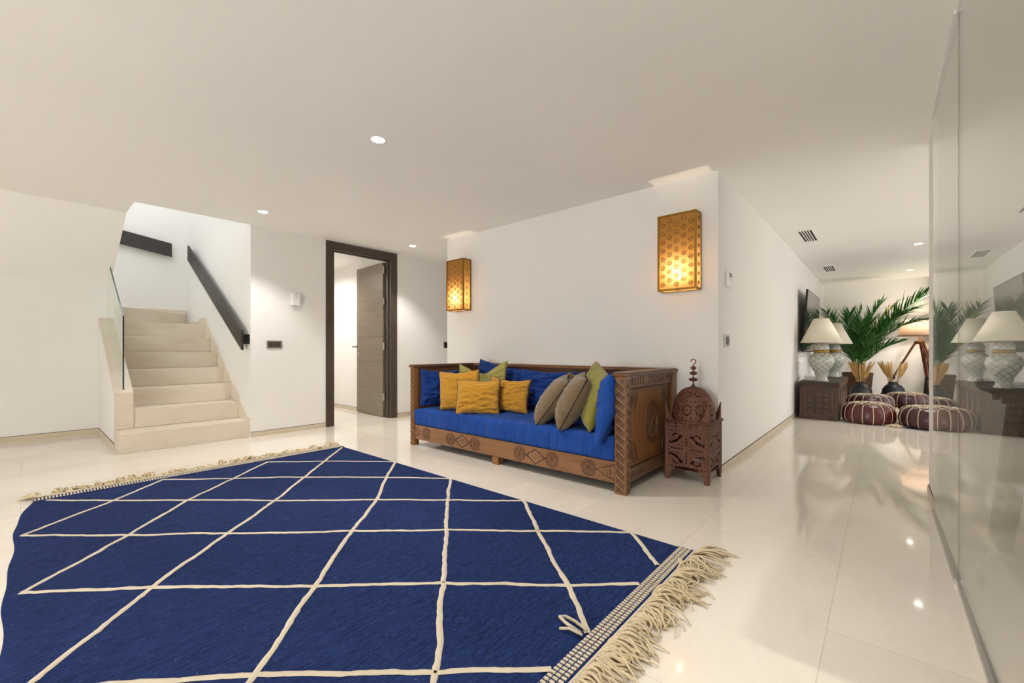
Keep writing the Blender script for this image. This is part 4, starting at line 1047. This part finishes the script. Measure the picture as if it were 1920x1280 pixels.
# ---- vases with dried wheat
def vase(x, y, label, glabel, seed, n, spread):
    s = 1.0
    b = MB(); b.lathe([(a*s, z*s) for a, z in [(.10, 0), (.135, .03), (.172, .11), (.182, .18), (.168, .26), (.125, .325), (.078, .355), (.066, .365), (.070, .385), (.080, .395), (.074, .397), (.060, .38), (.06, .345)]], 40, cap=False)
    b.lathe([(0, .001), (.10, .001)], 24, cap=False)
    o = b.build('vase', M_POT, smooth=True, loc=(x, y, 0)); tag(o, label, 'vase')
    t = thing('dried_wheat_bunch', glabel, 'dried wheat', (x, y, .37)); rr = random.Random(seed)
    var = []
    for k in range(n):
        q = MB(); L = .40*(.8+.35*rr.random()); a = rr.random()*2*PI if not spread else rr.choice([rr.gauss(PI, .5), rr.gauss(PI, .7), rr.gauss(0, .3)])
        lean = (.07+.14*rr.random()); bx, by = .04*math.cos(a)*rr.random(), .04*math.sin(a)*rr.random()
        pts = []
        for i in range(6):
            u = i/5; pts.append(Vector((bx+math.cos(a)*lean*u*u*1.1, by+math.sin(a)*lean*u*u*.8, -.28*(1-u) + L*u)))
        q.tube(pts[:5], .002, 4)
        c = pts[3]; d = pts[5]
        sp = [c.lerp(d, u) for u in (0, .12, .3, .5, .7, .88, 1.0)]
        q.tube(sp, [.004, .010, .0135, .013, .012, .0085, .002], 6)
        for h in range(40):
            u = rr.random(); p = c.lerp(d, u); an = rr.random()*2*PI; e = Vector((math.cos(an)*.015, math.sin(an)*.015, .016)); q.tube([p, p+e], .0012, 3, cap=False)
        q.build('stalk', M_WHEAT, t)
    return t
vase(-.33, 10.95, 'matte black ribbed vase half hidden behind the carved chest', 'full bunch of dried wheat in the black vase beside the chest', 5, 34, False)
vase(.16, 11.35, 'matte black squat vase behind the poufs near the tripod lamp', 'sparse bunch of dried wheat in the black vase near the tripod lamp', 6, 30, True)

# ---- basket and palm
o = MB(); o.lathe([(.18, 0), (.20, .02), (.235, .30), (.25, .50), (.262, .54), (.25, .565), (.235, .55), (.22, .30), (.18, .04), (0, .04)], 36, cap=False)
for k in range(14): o.ring((0, 0, .03+k*.036), .197+.0035*k+.002, .011, 'z', 30, 0, None, 5)
ob = o.build('plant_basket', M_WICK, smooth=True, loc=(-.40, 11.42, 0)); tag(ob, 'brown wicker basket holding the palm behind the black vase', 'basket')
so = MB(); so.lathe([(0, .47), (.225, .47), (.225, .45)], 24, cap=False)
pal = thing('potted_palm', 'large green palm with arching fronds in the far corner', 'palm', (-.40, 11.42, .05))
so2 = MB(); so2.lathe([(.19, 0.0), (.21, .38), (0, .40)], 24); so2.build('soil', mat('potting_soil', (.03, .02, .012), .95), pal)
for k in range(3):
    q = MB(); a = k*2.1; q.tube([(.03*math.cos(a), .03*math.sin(a), .38), (.05*math.cos(a), .05*math.sin(a), .62)], [.022, .012], 8); q.build('stem', M_PALM, pal)
def frond(b0, mid, tip, Lmax, seed, m=M_PALM, n=36, droop=.25, start=.22, width=.0125):
    rr = random.Random(seed); b = MB(); O = Vector((-.40, 11.42, .05))
    b0, mid, tip = Vector(b0)-O, Vector(mid)-O, Vector(tip)-O
    def C(t_): return b0*(1-t_)**2+mid*(2*t_*(1-t_))+tip*(t_*t_)
    def D(t_): return ((mid-b0)*(2*(1-t_))+(tip-mid)*(2*t_)).normalized()
    b.tube([C(i/16) for i in range(17)], [.011-.009*i/16 for i in range(17)], 5, 1)
    for i in range(n):
        t_ = start+(1-start)*(i+rr.random()*.5)/n; p = C(t_); d = D(t_)
        sd = d.cross(Vector((0, 0, 1))); sd = sd.normalized() if sd.length > .05 else Vector((1, 0, 0))
        upv = sd.cross(d).normalized()
        L = Lmax*(.40+.60*math.sin(PI*min(1, .15+.80*(t_-start)/(1-start)))**.8)*(.8+.35*rr.random())
        for s in (-1, 1):
            di = (sd*s*(.62-.25*t_)+d*(.72+.25*t_)+upv*(.16+.22*rr.random())).normalized()
            vs_ = []; wv = width*(.75+.5*rr.random()); nseg = 7
            nrm = di.cross(d).normalized(); wid = di.cross(nrm).normalized(); tw = rr.gauss(0, .5)
            wid = (wid*math.cos(tw)+nrm*math.sin(tw)).normalized(); dr = droop*(.4+1.1*rr.random())
            for k in range(nseg+1):
                u = k/nseg; q = p+di*(L*u)+Vector((0, 0, -dr*L*u*u))
                q.x = max(q.x, -.99-O.x); q.y = min(q.y, 11.97-O.y); q.z = min(q.z, 2.45-O.z)
                ww = wv*min(1, .35+u*3)*max(0, 1-u**1.6) + .0003
                vs_ += [q-wid*ww+nrm*ww*.3, q, q+wid*ww+nrm*ww*.3]
            b.add(vs_, [(3*k+j, 3*k+j+1, 3*k+j+4, 3*k+j+3) for k in range(nseg) for j in (0, 1)])
    return b.build('frond', [m, M_PALMY if m is M_PALMY else M_PALM], pal, smooth=True)
B0 = (-.40, 11.42, .60)
frond(B0, (-.30, 11.5, 1.6), (.00, 11.30, 2.00), .40, 1)
frond(B0, (-.60, 11.2, 1.35), (-.50, 10.9, 1.78), .44, 2)
frond(B0, (-.05, 11.0, 1.55), (.58, 10.4, 2.02), .62, 3, n=48, droop=.35)
frond(B0, (-.20, 11.3, 1.5), (.22, 11.4, 1.95), .38, 4, M_PALMY, 20)
frond(B0, (-.72, 11.0, 1.55), (-.84, 10.4, 1.78), .42, 5)
frond(B0, (-.15, 11.0, 1.05), (.20, 10.9, 1.16), .42, 6, droop=.15)
frond(B0, (-.45, 10.9, 1.1), (-.70, 10.5, 1.30), .44, 7)
frond(B0, (-.38, 11.0, 1.3), (-.30, 10.6, 1.60), .46, 8, n=34)
frond(B0, (.0, 11.0, 1.55), (.58, 10.4, 1.56), .52, 9, n=36, droop=.4)
frond(B0, (-.05, 11.2, 1.6), (.40, 10.6, 1.76), .50, 10, n=36, droop=.4)
frond(B0, (-.25, 11.2, 1.1), (.02, 11.1, 1.50), .44, 11)
frond(B0, (-.40, 11.1, 1.2), (-.15, 10.8, 1.62), .46, 13)
frond(B0, (-.30, 10.95, 1.05), (-.10, 10.7, 1.30), .44, 14)
frond(B0, (-.50, 11.2, 1.3), (-.32, 11.2, 1.86), .42, 15)
frond(B0, (-.55, 11.3, 1.0), (-.62, 11.0, 1.20), .40, 12)

# ---- tripod lamp
tp = thing('tripod_lamp', 'tripod floor lamp with reddish wooden legs and a lit shade by the pillar', 'floor lamp', (.54, 11.45, 0))
for k, (a, L) in enumerate(((R(171), .64), (R(-50), .58), (R(60), .40))):
    q = MB(); ex, ey = L*math.cos(a), L*math.sin(a); sdv = Vector((-math.sin(a), math.cos(a), 0))
    q.tube([Vector((ex*.55, ey*.55, .55)), Vector((ex, ey, .0))], [.017, .014], 4)
    lg = q.build('leg', M_MAHOG, tp)
    for s in (-1, 1):
        q = MB(); q.tube([Vector((.06*math.cos(a), .06*math.sin(a), 1.17))+sdv*s*.022, Vector((ex*.62, ey*.62, .46))+sdv*s*.014], [.017, .017], 4); q.build('leg_slat', M_MAHOG, lg)
    c = MB(); c.tube([Vector((ex*.595, ey*.595, .50)), Vector((ex*.635, ey*.635, .455))], .036, 8); c.build('leg_clamp', M_BLACK, lg)
q = MB(); q.lathe([(.075, 1.15), (.08, 1.17), (.08, 1.20), (.03, 1.215), (.012, 1.23), (.012, 1.40)], 20); q.build('tripod_head', M_BRASSD, tp, smooth=True)
q = MB(); q.lathe([(.315, 1.30), (.24, 1.62)], 40, cap=False); q.build('lamp_shade', M_SHADEW, tp, smooth=True, solid=.003)
q = MB(); q.lathe([(.318, 1.298), (.316, 1.312)], 40, cap=False); q.build('shade_trim', M_BRASSD, tp, solid=.003)
q = MB(); q.ball((0, 0, 1.43), .035, .035, .045, 0, None, 12, 8); q.build('bulb', M_BULB, tp, smooth=True)
light('tripod_lamp_bulb', 'POINT', (.54, 11.45, 1.50), 15, (1, .84, .62), shadow_soft_size=.04)
# ---- dark curtain at the far right end
q = MB(); vs_, fs = [], []
for j in range(13):
    z = .02+2.46*j/12
    x0 = .62+.11*max(0, min(1, (z-.3)/1.2))
    for i in range(40):
        u = i/39; vs_.append((x0+.55*u, 11.82+.035*math.sin(u*34+z*.3), z))
for j in range(12):
    for i in range(39): fs.append((j*40+i, j*40+i+1, (j+1)*40+i+1, (j+1)*40+i))
q.add(vs_, fs); o = q.build('curtain', M_CURT, smooth=True, solid=.004); tag(o, 'dark curtain behind the tripod lamp at the far wall', 'curtain')

# ---- dark table and sculpture behind the glass
tb = thing('wooden_table', 'dark wooden table seen through the glass wall at the right edge', 'table', (.80, 2.55, 0))
P = [(-.40, -1.1), (.5, -1.1), (.5, 1.05), (.25, 1.12), (-.30, 1.12), (-.37, 1.09), (-.40, 1.03)]
MB().prism(P, 'z', .80, .862).build('tabletop', M_TABLE, tb, bevel=.02)
for x in (-.36, .40):
    MB().prism([(.18, .80), (.48, .80), (.96, 0), (.70, 0)], 'x', x, x+.05).build('leg', M_TABLE, tb, bevel=.004)
    MB().prism([(-.30, .80), (-.58, .80), (-1.05, 0), (-.78, 0)], 'x', x, x+.05).build('leg', M_TABLE, tb, bevel=.004)
for y in (.78, .55, .30, .0): 
    q = MB(); q.tube([(-.355, y, .80), (-.355, y, .765)], .014, 8); q.build('peg', M_CHESTL, tb)
q = MB(); q.tube([(.46, 3.22, .864), (.49, 3.22, .90), (.53, 3.18, .945), (.60, 3.12, .965), (.70, 3.06, .955)], [.05, .055, .055, .045, .03], 12)
o = q.build('curved_carving', M_TABLE, smooth=True); tag(o, 'dark curved carving standing on the table behind the glass', 'ornament')
